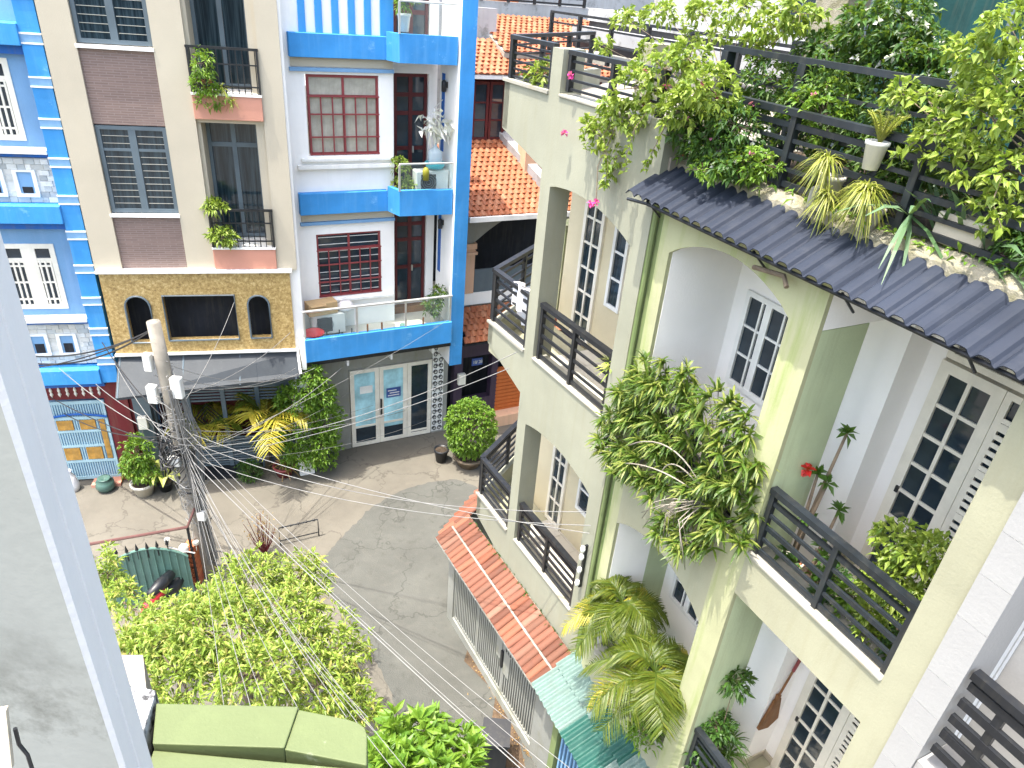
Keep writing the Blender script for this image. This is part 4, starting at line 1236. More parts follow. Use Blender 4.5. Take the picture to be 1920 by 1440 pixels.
# canopy of ribbed sheets
def ribbed_sheet(u0, u1, v0, z0, v1, z1, pitch=0.155, amp=0.022, name='roof_sheet', mat=None, parent=None, trap=False):
    k = MB()
    n = int((u1 - u0) / pitch * 8)
    vs = []
    rowsn = 4
    for r in range(rowsn + 1):
        t_ = r / rowsn
        for i in range(n + 1):
            u = u0 + (u1 - u0) * i / n
            ph = ((u - u0) / pitch) % 1.0
            h_ = amp * (1 - math.exp(-((min(ph, 1 - ph) - 0.0) / 0.16) ** 2) * 1.9) if trap else amp * math.cos(2 * PI * ph)
            vs.append((u, v0 + (v1 - v0) * t_, z0 + (z1 - z0) * t_ + h_))
    w = n + 1
    fs = [(r * w + i, r * w + i + 1, (r + 1) * w + i + 1, (r + 1) * w + i) for r in range(rowsn) for i in range(n)]
    k.add(vs, fs)
    o = k.build(name, mat, parent)
    so_ = o.modifiers.new('sheet', 'SOLIDIFY'); so_.thickness = 0.008
    return o
cn = thing('canopy', 'slate blue ribbed canopy along the top of the lime house', 'canopy', RH.location, RH.rotation_euler.z)
for i in range(5):
    u0 = -2.62 + 0.93 * i
    ribbed_sheet(u0, u0 + 0.945, -0.25, 9.70 + 0.0015 * (i % 2), 0.30, 9.98 + 0.0015 * (i % 2), pitch=0.155, amp=0.023, mat=M['slate'], parent=cn, trap=True)
k = MB(); k.tube([(-2.45, -0.17, 9.69), (-1.9, -0.16, 9.69)], 0.018, 6); k.build('batten', M['rail'], cn)
k = MB(); k.tube([(-2.6, -0.22, 9.62), (-2.3, -0.2, 9.65), (2.1, -0.2, 9.665)], 0.018, 6); k.build('batten', M['rail'], cn)
for u in (-2.3, -0.75, 0.2, 1.2):
    k = MB(); k.tube([(u, 0.0, 9.5), (u, -0.2, 9.68)], 0.012, 5); k.build('bracket', M['rail'], cn)
k = MB(); k.tube([(-0.78, -0.12, 9.52), (-0.45, -0.1, 9.56), (-0.36, -0.14, 9.50)], 0.022, 7); k.build('gutter_pipe', M['bark'], cn)
# terrace edge above the canopy
k = MB()
n = 60
pr_ = []
for i in range(n + 1):
    u = -2.7 + 5.2 * i / n
    a, c_, d_ = (random.uniform(-0.016, 0.016) for _ in range(3))
    pr_ += [(u, 0.23 + a, 9.84), (u, 0.26 + a, 10.0 + c_), (u, 0.36 + d_, 10.07 + c_), (u, 0.62, 10.06 + d_)]
k.add(pr_, [(4 * i + j, 4 * i + j + 1, 4 * i + j + 5, 4 * i + j + 4) for i in range(n) for j in range(3)])
k.build('terrace_curb', M['roughcurb'], RH)
bp('terrace_floor', RH, M['gravel'], -2.7, 2.6, 0.60, 5.0, 9.9, 10.05)
railing(RH, (-2.5, 0.40), (2.6, 0.40), 10.08, 10.74, M['railblue'], posts=5, rails=5, top=(0.09, 0.055), bar=0.032, pw=0.06, pairs=True)
tr = railing(RH, (-2.6, 0.70), (2.6, 0.70), 10.06, 11.12, M['railblue'], posts=6, rails=3, top=(0.07, 0.05), bar=0.03, pw=0.09)
railing(RH, (-2.6, 1.6), (2.6, 1.6), 10.06, 11.2, M['railblue'], posts=4, rails=3, top=(0.07, 0.05), bar=0.03, pw=0.07)
pn_ = bp('planter_box', RH, M['sand'], 0.30, 0.68, 0.42, 0.62, 10.08, 10.30, 0.01)

# ================================================================== WHITE HOUSE AT THE RIGHT EDGE
EH = frame_thing('townhouse', 'white tiled house corner with black slatted rails at the right edge', 'house', (2.47, 5.30), -28.4, -1)
z = 0.0
b = MB(); b.box(1.785, 2.01, -0.01, 0.4, 0, 8.98)
b.build('wall', M['extile'], EH)
zs_ = [0.0, 2.1, 4.9, 5.45, 6.25, 6.62, 6.95, 7.28, 7.85, 8.25, 8.62, 8.97]
for a, c_ in zip(zs_[:-1], zs_[1:]):
    bp('wall_tile', EH, M['extile'], 1.783, 2.012, -0.03, -0.012, a + 0.0015, c_ - 0.0015)
b = MB(); b.box(2.015, 3.6, 0.55, 0.8, 0, 9.0); b.box(2.015, 3.6, 0.0, 0.5, 5.2, 6.45)
b.build('side_wall', M['extile'], EH)
bp('stone_face', EH, M['stonepiece'], 2.03, 3.6, -0.02, 0.0, 5.3, 6.3)
o = railing(EH, (2.04, 0.05), (3.4, 0.05), 6.55, 7.5, M['rail'], posts=0, rails=1, top=(0.08, 0.07), bar=0.03)
for k in range(5):
    z = 0.05 + 0.18 * k
    bp('slat', o, M['rail'], 0, 1.36, -0.02, 0.02, z, z + 0.075)
for k in range(3):
    bp('post', o, M['rail'], 0.22 + 0.42 * k, 0.28 + 0.42 * k, -0.012, 0.04, -0.12, 0.88)

# ================================================================== FENCE, TILED COPING AND TEAL SHEETS ALONG THE ALLEY
FH = frame_thing('garden_fence', 'white barred fence with grey wall foot under an orange tile coping', 'fence', (0.29, 9.21), -31.85, -1)
b = MB()
b.box(-1.62, 2.6, -0.42, -0.30, 0.0, 0.2)
b.box(-1.62, -1.38, -0.42, -0.30, 0.2, 2.1)
b.box(1.72, 2.6, -0.42, -0.30, 0.2, 2.05)
b.build('wall', M['greywall'], FH)
gt = MB()
for u0, u1, z0, z1 in ((-1.38, 1.72, 0.22, 0.28), (-1.38, 1.72, 2.02, 2.08), (-1.38, -1.33, 0.28, 2.02), (1.67, 1.72, 0.28, 2.02), (0.55, 0.62, 0.28, 2.02), (-0.4, -0.34, 0.28, 2.02)):
    gt.box(u0, u1, -0.39, -0.34, z0, z1)
gt = gt.build('gate', M['greywall'], FH)
for i in range(42):
    u = -1.33 + 3.0 * (i + 0.5) / 42
    bp('gate_bar', gt, M['greywall'], u - 0.016, u + 0.016, -0.385, -0.355, 0.28, 2.02)
bp('gate_plate', gt, M['greywall'], 0.36, 0.56, -0.41, -0.39, 1.05, 1.6)
bp('gate_plate', gt, M['greywall'], 0.64, 0.84, -0.41, -0.39, 0.85, 1.4)
bp('lock', gt, M['rail'], 0.57, 0.63, -0.44, -0.40, 0.95, 1.35)
tc_ = MB(); tc_.slab([(-1.7, -0.70), (1.96, -0.70), (1.96, 0.0), (-1.7, 0.0)], [2.14, 2.14, 2.46, 2.46], [2.17, 2.17, 2.50, 2.50])
cp = tc_.build('coping_bed', M['greywall'], FH)
# barrel tiles, two courses, one mesh shared by all
tm = MB()
vs = []
for yy, lift in ((-0.18, 0.0), (0.18, 0.018)):
    for q in range(9):
        a = PI * q / 8
        vs.append((-0.066 * math.cos(a), yy, lift + 0.045 * math.sin(a)))
vs2 = [(x, y, z - 0.014) for x, y, z in vs]
tm.add(vs + vs2, [(i, i + 1, i + 10, i + 9) for i in range(8)] + [(18 + i, 27 + i, 28 + i, 19 + i) for i in range(8)] + [(i, 18 + i, 19 + i, i + 1) for i in range(8)] + [(9 + i, 10 + i, 28 + i, 27 + i) for i in range(8)])
tile_mesh = tm.mesh('coping_tile', M['tile'])
sl_ = math.atan2(0.33, 0.70)
for i in range(28):
    for j in range(2):
        o = bpy.data.objects.new('coping_tile', tile_mesh)
        COL.objects.link(o)
        o.parent = cp
        y = -0.53 + 0.36 * j
        o.location = (-1.63 + 0.131 * i + random.uniform(-0.006, 0.006), y, 2.5 + 0.33 * (y) / 0.70 + random.uniform(-0.004, 0.006))
        o.rotation_euler = (sl_ + random.uniform(-0.02, 0.02), random.uniform(-0.06, 0.06), random.uniform(-0.03, 0.03))
# short tiled return round the corner
tc2 = MB(); tc2.slab([(-1.7, -0.7), (-1.72, 0.0), sidept(-1.66, 1.5, 0.0), sidept(-2.25, 1.2, 0.0)], [2.1, 2.42, 2.42, 2.1], [2.14, 2.46, 2.46, 2.14])
cp2 = tc2.build('coping_bed', M['greywall'], FH)
for i in range(9):
    t_ = 0.06 + i / 9.0
    A0 = Vector((-1.7, -0.7, 2.14)).lerp(Vector((*sidept(-2.25, 1.2), 2.14)), t_ * 0.95)
    B0 = Vector((-1.72, 0.0, 2.46)).lerp(Vector((*sidept(-1.66, 1.5), 2.46)), t_ * 0.95)
    for j in range(2):
        o = bpy.data.objects.new('coping_tile', tile_mesh)
        COL.objects.link(o); o.parent = cp2
        c_ = A0.lerp(B0, 0.27 + 0.5 * j)
        dd = B0 - A0
        o.location = c_ + Vector((0, 0, 0.005))
        o.rotation_euler = (math.atan2(dd.z, math.hypot(dd.x, dd.y)), 0, math.atan2(dd.y, dd.x) - PI / 2)
b = MB()
b.slab([(-1.62, -0.42), (-1.5, -0.3), sidept(-1.9, 1.2, 0.1), sidept(-2.05, 1.2, 0.1)], 0, 2.1)
b.build('return_wall', M['greywall'], FH)
# moss line where the coping meets the house
ms_ = MB()
q = 260
C_ = np.stack([rng.uniform(-1.6, 1.95, q), rng.uniform(-0.06, 0.0, q), 2.49 + rng.uniform(0, 0.03, q)], 1)
ms_.blades(C_, rng.normal(size=(q, 3)) + np.array([0, -0.6, 0.8]), rng.uniform(0.03, 0.09, q), 0.03)
o = ms_.build('moss_line', M['lf_dark'], FH); o['kind'] = 'stuff'
# teal sheets over the next stretch
TH = frame_thing('sheet_canopy', 'faded and dark teal ribbed sheets over the fence in front of the lime house', 'canopy', (2.47, 5.30), -28.4, -1)
def teal(u0, u1, y0, y1, mt, dz=0.0):
    zf = lambda y: 2.36 + 0.36 * (y + 0.72) / 0.86
    return ribbed_sheet(u0, u1, y0, zf(y0) + dz, y1, zf(y1) + dz, 0.118, 0.02, 'sheet', M[mt], TH)
teal(-2.42, -1.55, -0.72, -0.28, 'tealA'); teal(-2.46, -1.45, -0.30, 0.06, 'tealA', 0.012)
teal(-1.55, -0.80, -0.72, -0.28, 'tealB', 0.004); teal(-1.45, -0.70, -0.30, 0.06, 'tealB', 0.016)
teal(-0.80, 0.60, -0.72, -0.28, 'tealA'); teal(-0.70, 0.60, -0.30, 0.06, 'tealA', 0.012)
b = MB(); b.box(-2.0, -1.86, -0.5, -0.38, 0.0, 2.42); b.box(-0.9, -0.78, -0.5, -0.38, 0, 2.42)
b.build('post', M['moss'], TH)
for i in range(10):
    u = -1.8 + 0.09 * i
    bp('bar', TH, M['paleblue'], u, u + 0.035, -0.46, -0.42, 0.1, 2.3)
bp('wall', TH, M['greywall'], -1.84, 2.0, -0.40, -0.3, 0.0, 0.5)
# ================================================================== OWN BUILDING AT THE LEFT AND BELOW
OH = thing('building_corner', 'pale grey wall corner with mould stains rising at the left edge', 'wall', (-0.787, 0.906, 0))
OFF[OH.name] = Vector((-0.787, 0.906, 0))
N0, N1 = (-0.787, 0.906), (-1.035, 1.300)
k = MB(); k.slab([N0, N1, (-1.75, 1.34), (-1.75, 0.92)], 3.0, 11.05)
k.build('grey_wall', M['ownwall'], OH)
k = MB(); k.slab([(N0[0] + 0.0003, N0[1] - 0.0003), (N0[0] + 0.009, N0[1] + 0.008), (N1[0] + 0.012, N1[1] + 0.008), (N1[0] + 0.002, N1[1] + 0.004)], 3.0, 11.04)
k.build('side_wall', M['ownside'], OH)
k = MB(); k.tube([(-0.872, 1.062, 3), (-0.872, 1.062, 11.0)], 0.007, 6); k.build('cable', M['ownside'], OH)
k = MB(); k.tube([(-0.852, 0.772, 10.311), (-0.846, 0.734, 10.199)], 0.012, 4); k.build('timber_post', M['sand'], OH)
k = MB(); k.tube([(-0.833, 0.764, 10.271), (-0.835, 0.761, 10.229), (-0.824, 0.758, 10.204), (-0.819, 0.749, 10.146)], 0.0035, 6); k.build('pipe', M['rail'], OH)
LG = thing('ledge', 'lime painted roof ledge of the near building at the bottom', 'ledge', (-1.2, 2.2, 7.5))
OFF[LG.name] = Vector((-1.2, 2.2, 7.5))
k = MB()
k.slab([(-1.75, 2.385), (-1.66, 2.16), (-1.0, 2.20), (-1.0, 2.44)], 7.6, 8.0)
k.build('ledge_top', M['canvas'], LG)
k = MB(); k.slab([(-0.999, 2.432), (-0.999, 2.20), (-0.565, 2.155), (-0.60, 2.32), (-0.62, 2.36), (-0.66, 2.385), (-0.72, 2.40)], 7.6, 7.985)
k.build('ledge_end', M['canvas'], LG)
k = MB(); k.slab([(-1.66, 2.155), (-1.58, 1.6), (-0.50, 1.6), (-0.565, 2.15)], 7.5, 7.955)
k.build('ledge_step', M['canvas'], LG)
k = MB(); k.slab([(-1.93, 2.46), (-1.77, 2.44), (-1.60, 1.6), (-1.85, 1.6)], 7.0, 8.03)
k.build('mouldy_wall_top', M['mouldwhite'], LG)
for o_ in LG.children:
    bv = o_.modifiers.new('soft_edge', 'BEVEL'); bv.width = 0.006; bv.segments = 2
k = MB(); k.slab([(-2.915, 3.728, 6.6)[:2], (-2.752, 3.745, 6.6)[:2], (-2.557, 3.412, 6.6)[:2], (-2.693, 3.398, 6.6)[:2]], 5.5, 6.6); k.build('side_pier', M['pole'], LG)

# ================================================================== PLANT BUILDERS
def plant(name, label, cat, loc, group=None):
    o = thing(name, label, cat, loc, 0, group)
    OFF[o.name] = Vector(loc)
    return o

def whorls(b, lobes, ncl, k, L, Wd, droop=0.25, spread=0.9, mi=0, shell=(0.55, 1.05), upb=0.25):
    w = np.array([l[3] * l[4] + l[4] * l[5] + l[3] * l[5] for l in lobes]); w /= w.sum()
    ids = rng.choice(len(lobes), ncl, p=w)
    lb = np.array([l[:6] for l in lobes])[ids]
    d = rng.normal(size=(ncl, 3)); d[:, 2] += 0.25
    d /= np.linalg.norm(d, axis=1, keepdims=True)
    p = lb[:, :3] + d * lb[:, 3:6] * rng.uniform(*shell, (ncl, 1))
    o = d + np.array([0, 0, upb])
    C_ = np.repeat(p, k, 0)
    O_ = np.repeat(o, k, 0)
    r_ = rng.normal(size=(ncl * k, 3))
    r_ /= np.linalg.norm(r_, axis=1, keepdims=True)
    D_ = O_ * 0.55 + r_ * spread
    L_ = L * rng.uniform(0.65, 1.2, ncl * k)
    b.blades(C_ + D_ * 0.01, D_, L_, Wd / L * L_, droop, 0.2, mi)
    return p

def limbs(b, base, tips, r0, n=7, mi=0):
    for tp in tips:
        base_, tp_ = Vector(base), Vector(tp)
        md = base_.lerp(tp_, 0.5) + Vector((random.uniform(-.1, .1), random.uniform(-.1, .1), random.uniform(0, .15)))
        b.tube([base_, base_.lerp(md, 0.5), md, tp_], [r0, r0 * 0.8, r0 * 0.55, r0 * 0.2], n, mi)

def bush(name, label, cat, loc, lobes, mat, ncl, k, L, Wd, trunk=0.03, group=None, flowers=None, droop=0.25, shell=(0.5, 1.05), fork=0.3):
    o = plant(name, label, cat, loc, group)
    b = MB()
    p = whorls(b, lobes, ncl, k, L, Wd, droop, shell=shell)
    f = b.build('foliage', M[mat], o); f['kind'] = 'stuff'
    b = MB()
    base = Vector(loc)
    fk = base.lerp(Vector(np.mean([l[:3] for l in lobes], 0)), fork)
    b.tube([base, base.lerp(fk, 0.5) + Vector((0.02, 0.01, 0)), fk], [trunk, trunk * 0.9, trunk * 0.8], 7)
    limbs(b, fk, [l[:3] for l in lobes], trunk * 0.6)
    for q in p[::max(1, len(p) // 40)]:
        lb = min(lobes, key=lambda l: (Vector(l[:3]) - Vector(q)).length)
        b.tube([lb[:3], q], [trunk * 0.25, trunk * 0.1], 4)
    b.build('trunk', M['bark'], o, True)
    if flowers:
        for fm, n_, s_ in flowers:
            b = MB()
            c_ = p[rng.choice(len(p), n_)]
            C_ = np.repeat(c_ + rng.normal(size=c_.shape) * 0.02, 5, 0)
            D_ = rng.normal(size=C_.shape) + np.array([0, -0.4, 0.5])
            b.blades(C_, D_, s_, s_ * 0.7, 0.05)
            fo = b.build('flowers', M[fm], o); fo['kind'] = 'stuff'
    return o

def rosette(parent, c, axis, n, L, Wd, mat, droop=0.5, spread=1.0, name='rosette', stem=None):
    b = MB()
    ax = np.array(axis, float); ax /= np.linalg.norm(ax)
    r_ = rng.normal(size=(n, 3)); r_ /= np.linalg.norm(r_, axis=1, keepdims=True)
    D_ = ax * rng.uniform(0.15, 1.0, (n, 1)) + r_ * spread
    b.straps(np.repeat([c], n, 0) + ax * rng.uniform(-0.04, 0.04, (n, 1)), D_, L * rng.uniform(0.7, 1.15, n), Wd, droop, 3)
    return b.build(name, M[mat], parent)

def frond(parent, base, az, el, L, drp, n, ll, mat, name='frond', wd=0.022):
    b = MB()
    h_ = np.array([math.cos(az), math.sin(az), 0])
    pts = []
    for t in np.linspace(0, 1, 12):
        pts.append(np.array(base) + h_ * (L * t * math.cos(el) * (1 - 0.12 * t)) + np.array([0, 0, L * t * math.sin(el) - drp * L * t * t]))
    b.tube(pts, [0.014 * (1 - 0.8 * t) for t in np.linspace(0, 1, 12)], 4)
    C_, D_, L_ = [], [], []
    side = np.array([-h_[1], h_[0], 0])
    for i in range(n):
        t = 0.14 + 0.86 * i / (n - 1)
        x = t * 11
        j = min(10, int(x)); p = pts[j] + (pts[j + 1] - pts[j]) * (x - j)
        tg = pts[j + 1] - pts[j]; tg /= np.linalg.norm(tg)
        for s_ in (-1, 1):
            C_.append(p); D_.append(side * s_ * 0.85 + tg * (0.45 + 0.5 * t) + np.array([0, 0, 0.25]) + rng.normal(size=3) * 0.06)
            L_.append(ll * (0.45 + 0.75 * math.sin(PI * min(1, 0.15 + 0.8 * t))) * rng.uniform(0.9, 1.1))
    b.straps(C_, D_, L_, wd, 0.35, 3)
    return b.build(name, M[mat], parent)

def pot(parent, c, r, h, mat, name='pot'):
    b = MB()
    b.lathe([(0, c[2]), (r * 0.68, c[2]), (r * 0.95, c[2] + h * 0.85), (r * 1.06, c[2] + h * 0.86), (r * 1.06, c[2] + h), (r * 0.88, c[2] + h), (r * 0.85, c[2] + h * 0.88), (0, c[2] + h * 0.88)], c[0], c[1], 18)
    o = b.build(name, M[mat], parent, True)
    b = MB(); b.lathe([(0, c[2] + h * 0.90), (r * 0.84, c[2] + h * 0.89)], c[0], c[1], 12); b.build('soil', M['gravel'], o)
    return o

# ================================================================== STREET PLANTS
tl = [(*(-4.86, 6.975, 2.9), .6, .55, .4), (*(-3.829, 8.106, 2.9), .62, .55, .42), (*(-4.779, 6.352, 3.1), .45, .45, .4), (*(-4.529, 7.749, 2.6), .4, .35, .25), (*(-3.966, 6.684, 3.4), .75, .7, .4), (*(-3.022, 7.343, 3.0), .66, .62, .42),
      (*(-2.263, 7.139, 2.7), .55, .55, .4), (*(-4.057, 6.128, 3.1), .6, .55, .4), (*(-3.054, 6.154, 3.2), .62, .55, .4), (*(-2.307, 6.445, 2.7), .55, .5, .4), (*(-3.223, 8.662, 2.6), .42, .4, .34), (*(-5.822, 7.803, 2.5), .3, .35, .3), (*(-1.907, 6.437, 2.3), .42, .42, .36), (*(-6.292, 8.286, 2.6), .22, .25, .5)]
bush('tree', 'broad lime green tree filling the lower left beside the alley', 'tree', (-4.0, 7.7, 0.0), [(*q[:3], q[3] * .9, q[4] * .9, q[5] * .95) for q in tl], 'lf_tree', 2000, 7, 0.15, 0.037, 0.09, shell=(0.45, 1.18), flowers=None, fork=0.55)
tl = [(*(-0.797, 5.218, 3.6), .40, .36, .3), (*(-0.328, 5.089, 3.4), .36, .36, .3), (*(-0.979, 4.839, 3.6), .36, .36, .3), (*(-0.559, 4.69, 3.6), .45, .4, .3)]
bush('shrub', 'bright umbrella leaved shrub at the bottom edge next to the lime ledge', 'shrub', (-0.75, 5.2, 0.0), tl, 'lf_mid', 190, 9, 0.23, 0.075, 0.05, fork=0.7, droop=0.2)
sl = [(-4.85, 14.6, 2.75, .42, .4, .5), (-5.2, 14.6, 2.2, .5, .42, .5), (-5.35, 14.6, 1.5, .5, .42, .55), (-4.6, 14.7, 2.3, .38, .36, .5), (-4.75, 14.75, 0.8, .55, .45, .6), (-4.6, 14.85, 1.5, .45, .4, .6), (-5.3, 14.6, .8, .5, .4, .6)]
bush('shrub', 'tall bright green shrub left of the white glass street doors', 'shrub', (-5.0, 14.75, 0.0), sl, 'lf_mid', 1300, 6, 0.13, 0.05, 0.05)
rs = [(-0.98, 15.72, 1.15, .66, .62, .82)]
bush('round_shrub', 'clipped round shrub in a pot beside the white scroll lattice', 'shrub', (-0.98, 15.72, 0.2), rs, 'lf_mid', 850, 6, 0.10, 0.05, 0.05, shell=(0.75, 1.04))
o = plant('plant_pot', 'wide brown pot under the clipped round shrub', 'pot', (-0.98, 15.72, 0)); pot(o, (-0.98, 15.72, 0), 0.42, 0.3, 'bark')
o = plant('plant_pot', 'dark pot left of the clipped round shrub', 'pot', (-1.75, 15.75, 0)); pot(o, (-1.75, 15.75, 0), 0.2, 0.4, 'rail')
# golden palms in front of the dark gate
o = plant('palm', 'golden leaved palm in front of the dark gate', 'palm', (-6.15, 14.75, 0))
b = MB(); b.tube([(-6.15, 14.75, 0), (-6.1, 14.75, 0.7), (-6.05, 14.7, 1.35)], [0.08, 0.06, 0.05], 8); b.build('trunk', M['bark'], o, True)
for i in range(12):
    frond(o, (-6.05, 14.7, 1.45 + 0.03 * (i % 3)), i * 2.4 + 0.3, 0.9 + 0.35 * math.sin(i * 1.9), 1.55 + 0.25 * (i % 3), 0.6, 22, 0.5, 'lf_gold' if i % 4 else 'lf_palm', wd=0.06)
o = plant('palm', 'yellow palm behind the utility pole by the dark gate', 'palm', (-7.55, 14.55, 0))
b = MB(); b.tube([(-7.55, 14.55, 0), (-7.5, 14.55, 1.3)], [0.07, 0.05], 8); b.build('trunk', M['bark'], o, True)
for i in range(10):
    frond(o, (-7.5, 14.55, 1.3), i * 0.7, 0.75, 1.3, 0.6, 16, 0.4, 'lf_gold' if i % 3 else 'lf_palm', wd=0.055)
bush('shrub', 'low dark green shrub on the pavement in front of the dark gate', 'shrub', (-6.45, 14.25, 0), [(-6.45, 14.25, 0.25, .32, .28, .24)], 'lf_dark', 120, 6, 0.11, 0.03, 0.02)
o = plant('plant_pot', 'dark red pot at the foot of the tall bright shrub', 'pot', (-5.65, 14.55, 0)); pot(o, (-5.65, 14.55, 0), 0.26, 0.3, 'redgrille')
rosette(o, (-5.65, 14.55, 0.3), (0, 0, 1), 30, 0.5, 0.05, 'dryleaf', 0.5, 0.9)
# potted plants left of the pole
pc = (-8.678, 13.339, 0.0)
bush('potted_plant', 'leafy potted shrub in a pale cement pot beside the blue gate', 'plant', (pc[0], pc[1], 0.2), [(pc[0], pc[1] + .05, 1.15, .34, .32, .5), (pc[0] - .12, pc[1], .7, .35, .3, .32), (pc[0] + .15, pc[1], .62, .3, .3, .3)], 'lf_mid', 260, 6, 0.12, 0.05, 0.03, flowers=[('lf_yellow', 14, 0.07)])
o = plant('plant_pot', 'pale cement pot of the leafy shrub beside the blue gate', 'pot', (pc[0], pc[1], 0)); pot(o, (pc[0], pc[1], 0), 0.27, 0.34, 'pot')
bc = (-8.253, 13.546, 0.0)
o = plant('broadleaf_plant', 'variegated broad leaved plant in a dark pot left of the pole', 'plant', bc)
pot(o, (bc[0], bc[1], 0), 0.18, 0.26, 'rail')
for i in range(13):
    a = i * 2.4
    b = MB()
    b.tube([(bc[0], bc[1], 0.2), (bc[0] + 0.16 * math.cos(a), bc[1] + 0.16 * math.sin(a), 0.5 + 0.04 * (i % 5))], 0.01, 4)
    b.blades([(bc[0] + 0.16 * math.cos(a), bc[1] + 0.16 * math.sin(a), 0.5 + 0.04 * (i % 5))], [(math.cos(a), math.sin(a), 0.35)], 0.44, 0.2, 0.35)
    b.build('leaf', M['lf_yellow'], o)
tc_ = (-9.624, 13.351, 0.0)
o = plant('water_jar', 'squat glazed jar standing on the doorstep of the blue gate', 'jar', tc_)
b = MB(); b.lathe([(0, 0), (.14, 0), (.22, .12), (.2, .26), (.13, .32), (.15, .35), (.11, .35), (0, .3)], tc_[0], tc_[1], 18); b.build('jar', M['jargreen'], o, True)
bs = (-10.372, 13.244, 0.0)
o = plant('bag', 'white sack slumped on the pavement by the left wall', 'bag', bs)
b = MB(); b.lathe([(0, 0), (.14, 0.0), (.16, .15), (.11, .4), (.05, .52), (.07, .58), (0, .56)], bs[0], bs[1], 9); b.build('sack', M['cloth'], o, True)
# ================================================================== BALCONY PLANTS ON THE FAR HOUSES
def hp_(house, u, v, z): return tuple(at(house, u, v, z))
def local_bush(name, label, house, pts, mat, ncl, k, L, Wd, base, potm=None, potr=0.14, poth=0.24, flowers=None, group=None, trunk=0.012):
    lobes = [(*hp_(house, p[0], p[1], p[2]), p[3], p[3], p[4] if len(p) > 4 else p[3]) for p in pts]
    o = bush(name, label, 'plant', hp_(house, *base), lobes, mat, ncl, k, L, Wd, trunk, group, flowers)
    if potm:
        c = hp_(house, base[0], base[1], base[2] - poth * 0.85)
        pot(o, c, potr, poth, potm)
    return o
local_bush('balcony_plant', 'green trailing plant spilling over the upper railing of the beige house', BH, [(1.2, -.12, 9.75, .2, .25), (1.15, -.15, 9.4, .24, .2), (1.42, -.16, 9.2, .2, .2), (1.18, -.14, 9.05, .14, .2)], 'lf_mid', 120, 6, 0.12, 0.035, (1.2, 0.12, 9.4), 'terracotta', .12, .2)
local_bush('balcony_plant', 'yellow green leafy plant on the lower balcony of the beige house', BH, [(1.15, -.08, 6.42, .26, .18), (1.05, .05, 7.0, .22, .14)], 'lf_boug', 110, 7, 0.14, 0.045, (1.12, 0.1, 6.4), 'pot', .12, .2)
o = plant('spiky_plant', 'spiky plant hanging below the upper railing of the beige house', 'plant', hp_(BH, 1.5, -0.12, 9.3))
for du, dz in ((0, 0), (.14, -.25), (-.2, -.1)):
    rosette(o, hp_(BH, 1.5 + du, -0.12, 9.35 + dz), (0.2, -0.5, 0.3), 22, 0.22, 0.03, 'lf_spike')
local_bush('balcony_plant', 'leafy plant in a tall white pot on the top blue balcony', WH, [(1.36, -.3, 11.05, .2, .26)], 'lf_mid', 60, 6, 0.13, 0.035, (1.36, -.3, 10.72), 'potwhite', .14, .34)
local_bush('balcony_plant', 'yellow green bush behind the glass of the upper balcony', WH, [(1.42, -.2, 7.2, .26, .2), (1.3, -.2, 7.65, .2, .2)], 'lf_boug', 90, 6, 0.12, 0.04, (1.4, -.2, 7.05), 'terracotta', .12, .2)
local_bush('balcony_plant', 'grey green bush at the right end of the lower blue balcony', WH, [(2.05, -.6, 4.3, .26, .26), (2.2, -.55, 4.55, .2, .2)], 'lf_dark', 110, 6, 0.11, 0.035, (2.1, -.6, 4.0), 'pot', .14, .24, flowers=[('lf_boug', 30, 0.08)])
t = place('small_pot', 'tiny green pot on the floor of the lower blue balcony', 'pot', WH, 1.25, -.6, 3.74)
b = MB(); b.lathe([(0, 0), (.06, 0), (.09, .12), (.07, .12), (0, .1)], n=10); b.build('pot', M['greengate'], t, True)
for i, u in enumerate((0.25, 0.6, 1.65)):
    k = MB(); k.tube([(0, 0, 0), (0, 0, 0.2)], 0.022, 6)
    t = place('rail_stub', ('left', 'middle', 'right')[i] + ' rusty stub on top of the lower blue balcony wall', 'stub', WH, u, -.96, 3.96, 0, 'stubs on the lower blue balcony wall')
    k.build('stub', M['wood'], t)
# ================================================================== ALLEY HOUSE PLANTS
o = plant('planter_shrub', 'mass of striped strap leaved rosettes spilling over the middle balcony', 'plant', hp_(RH, -1.2, 0.2, 6.9))
b = MB()
ros = []
outl = [q[0::2] for q in ((-2.34, -0.15, 7.65), (-1.88, -0.15, 8.06), (-1.1, -0.15, 8.47), (-0.5, -0.15, 8.26), (-0.18, -0.15, 7.9), (0.0, -0.15, 7.02), (-0.62, -0.15, 6.3), (-1.02, -0.15, 6.42), (-1.32, -0.15, 6.69), (-2.14, -0.15, 6.49), (-2.5, -0.15, 6.85))]

def inside(x, y, pl):
    c = False
    for i in range(len(pl)):
        (x1, y1), (x2, y2) = pl[i], pl[i - 1]
        if (y1 > y) != (y2 > y) and x < (x2 - x1) * (y - y1) / (y2 - y1) + x1:
            c = not c
    return c
while len(ros) < 215:
    u, z = rng.uniform(-2.6, 0.0), rng.uniform(5.6, 8.2)
    if inside(u, z, outl):
        ros.append((u, -0.22 + 0.26 * rng.random() if z > 6.85 else -0.12 - 0.22 * rng.random(), z))
for (u, v, z) in ros:
    c = hp_(RH, u, v, z)
    ax = np.array(hp_(RH, u, v - 1.0, z + 0.55 + rng.normal() * 0.4)) - np.array(c) + rng.normal(size=3) * 0.35
    b_ = rosette(o, c, ax, 26, 0.19, 0.040, 'lf_pleo', 0.35, 0.8)
    root_ = hp_(RH, u * 0.9 - 0.12, 0.3, 6.75)
    md = (np.array(c) + np.array(root_)) / 2 + np.array([0, 0, 0.12])
    b.tube([root_, md, c], [0.010, 0.008, 0.006], 5)
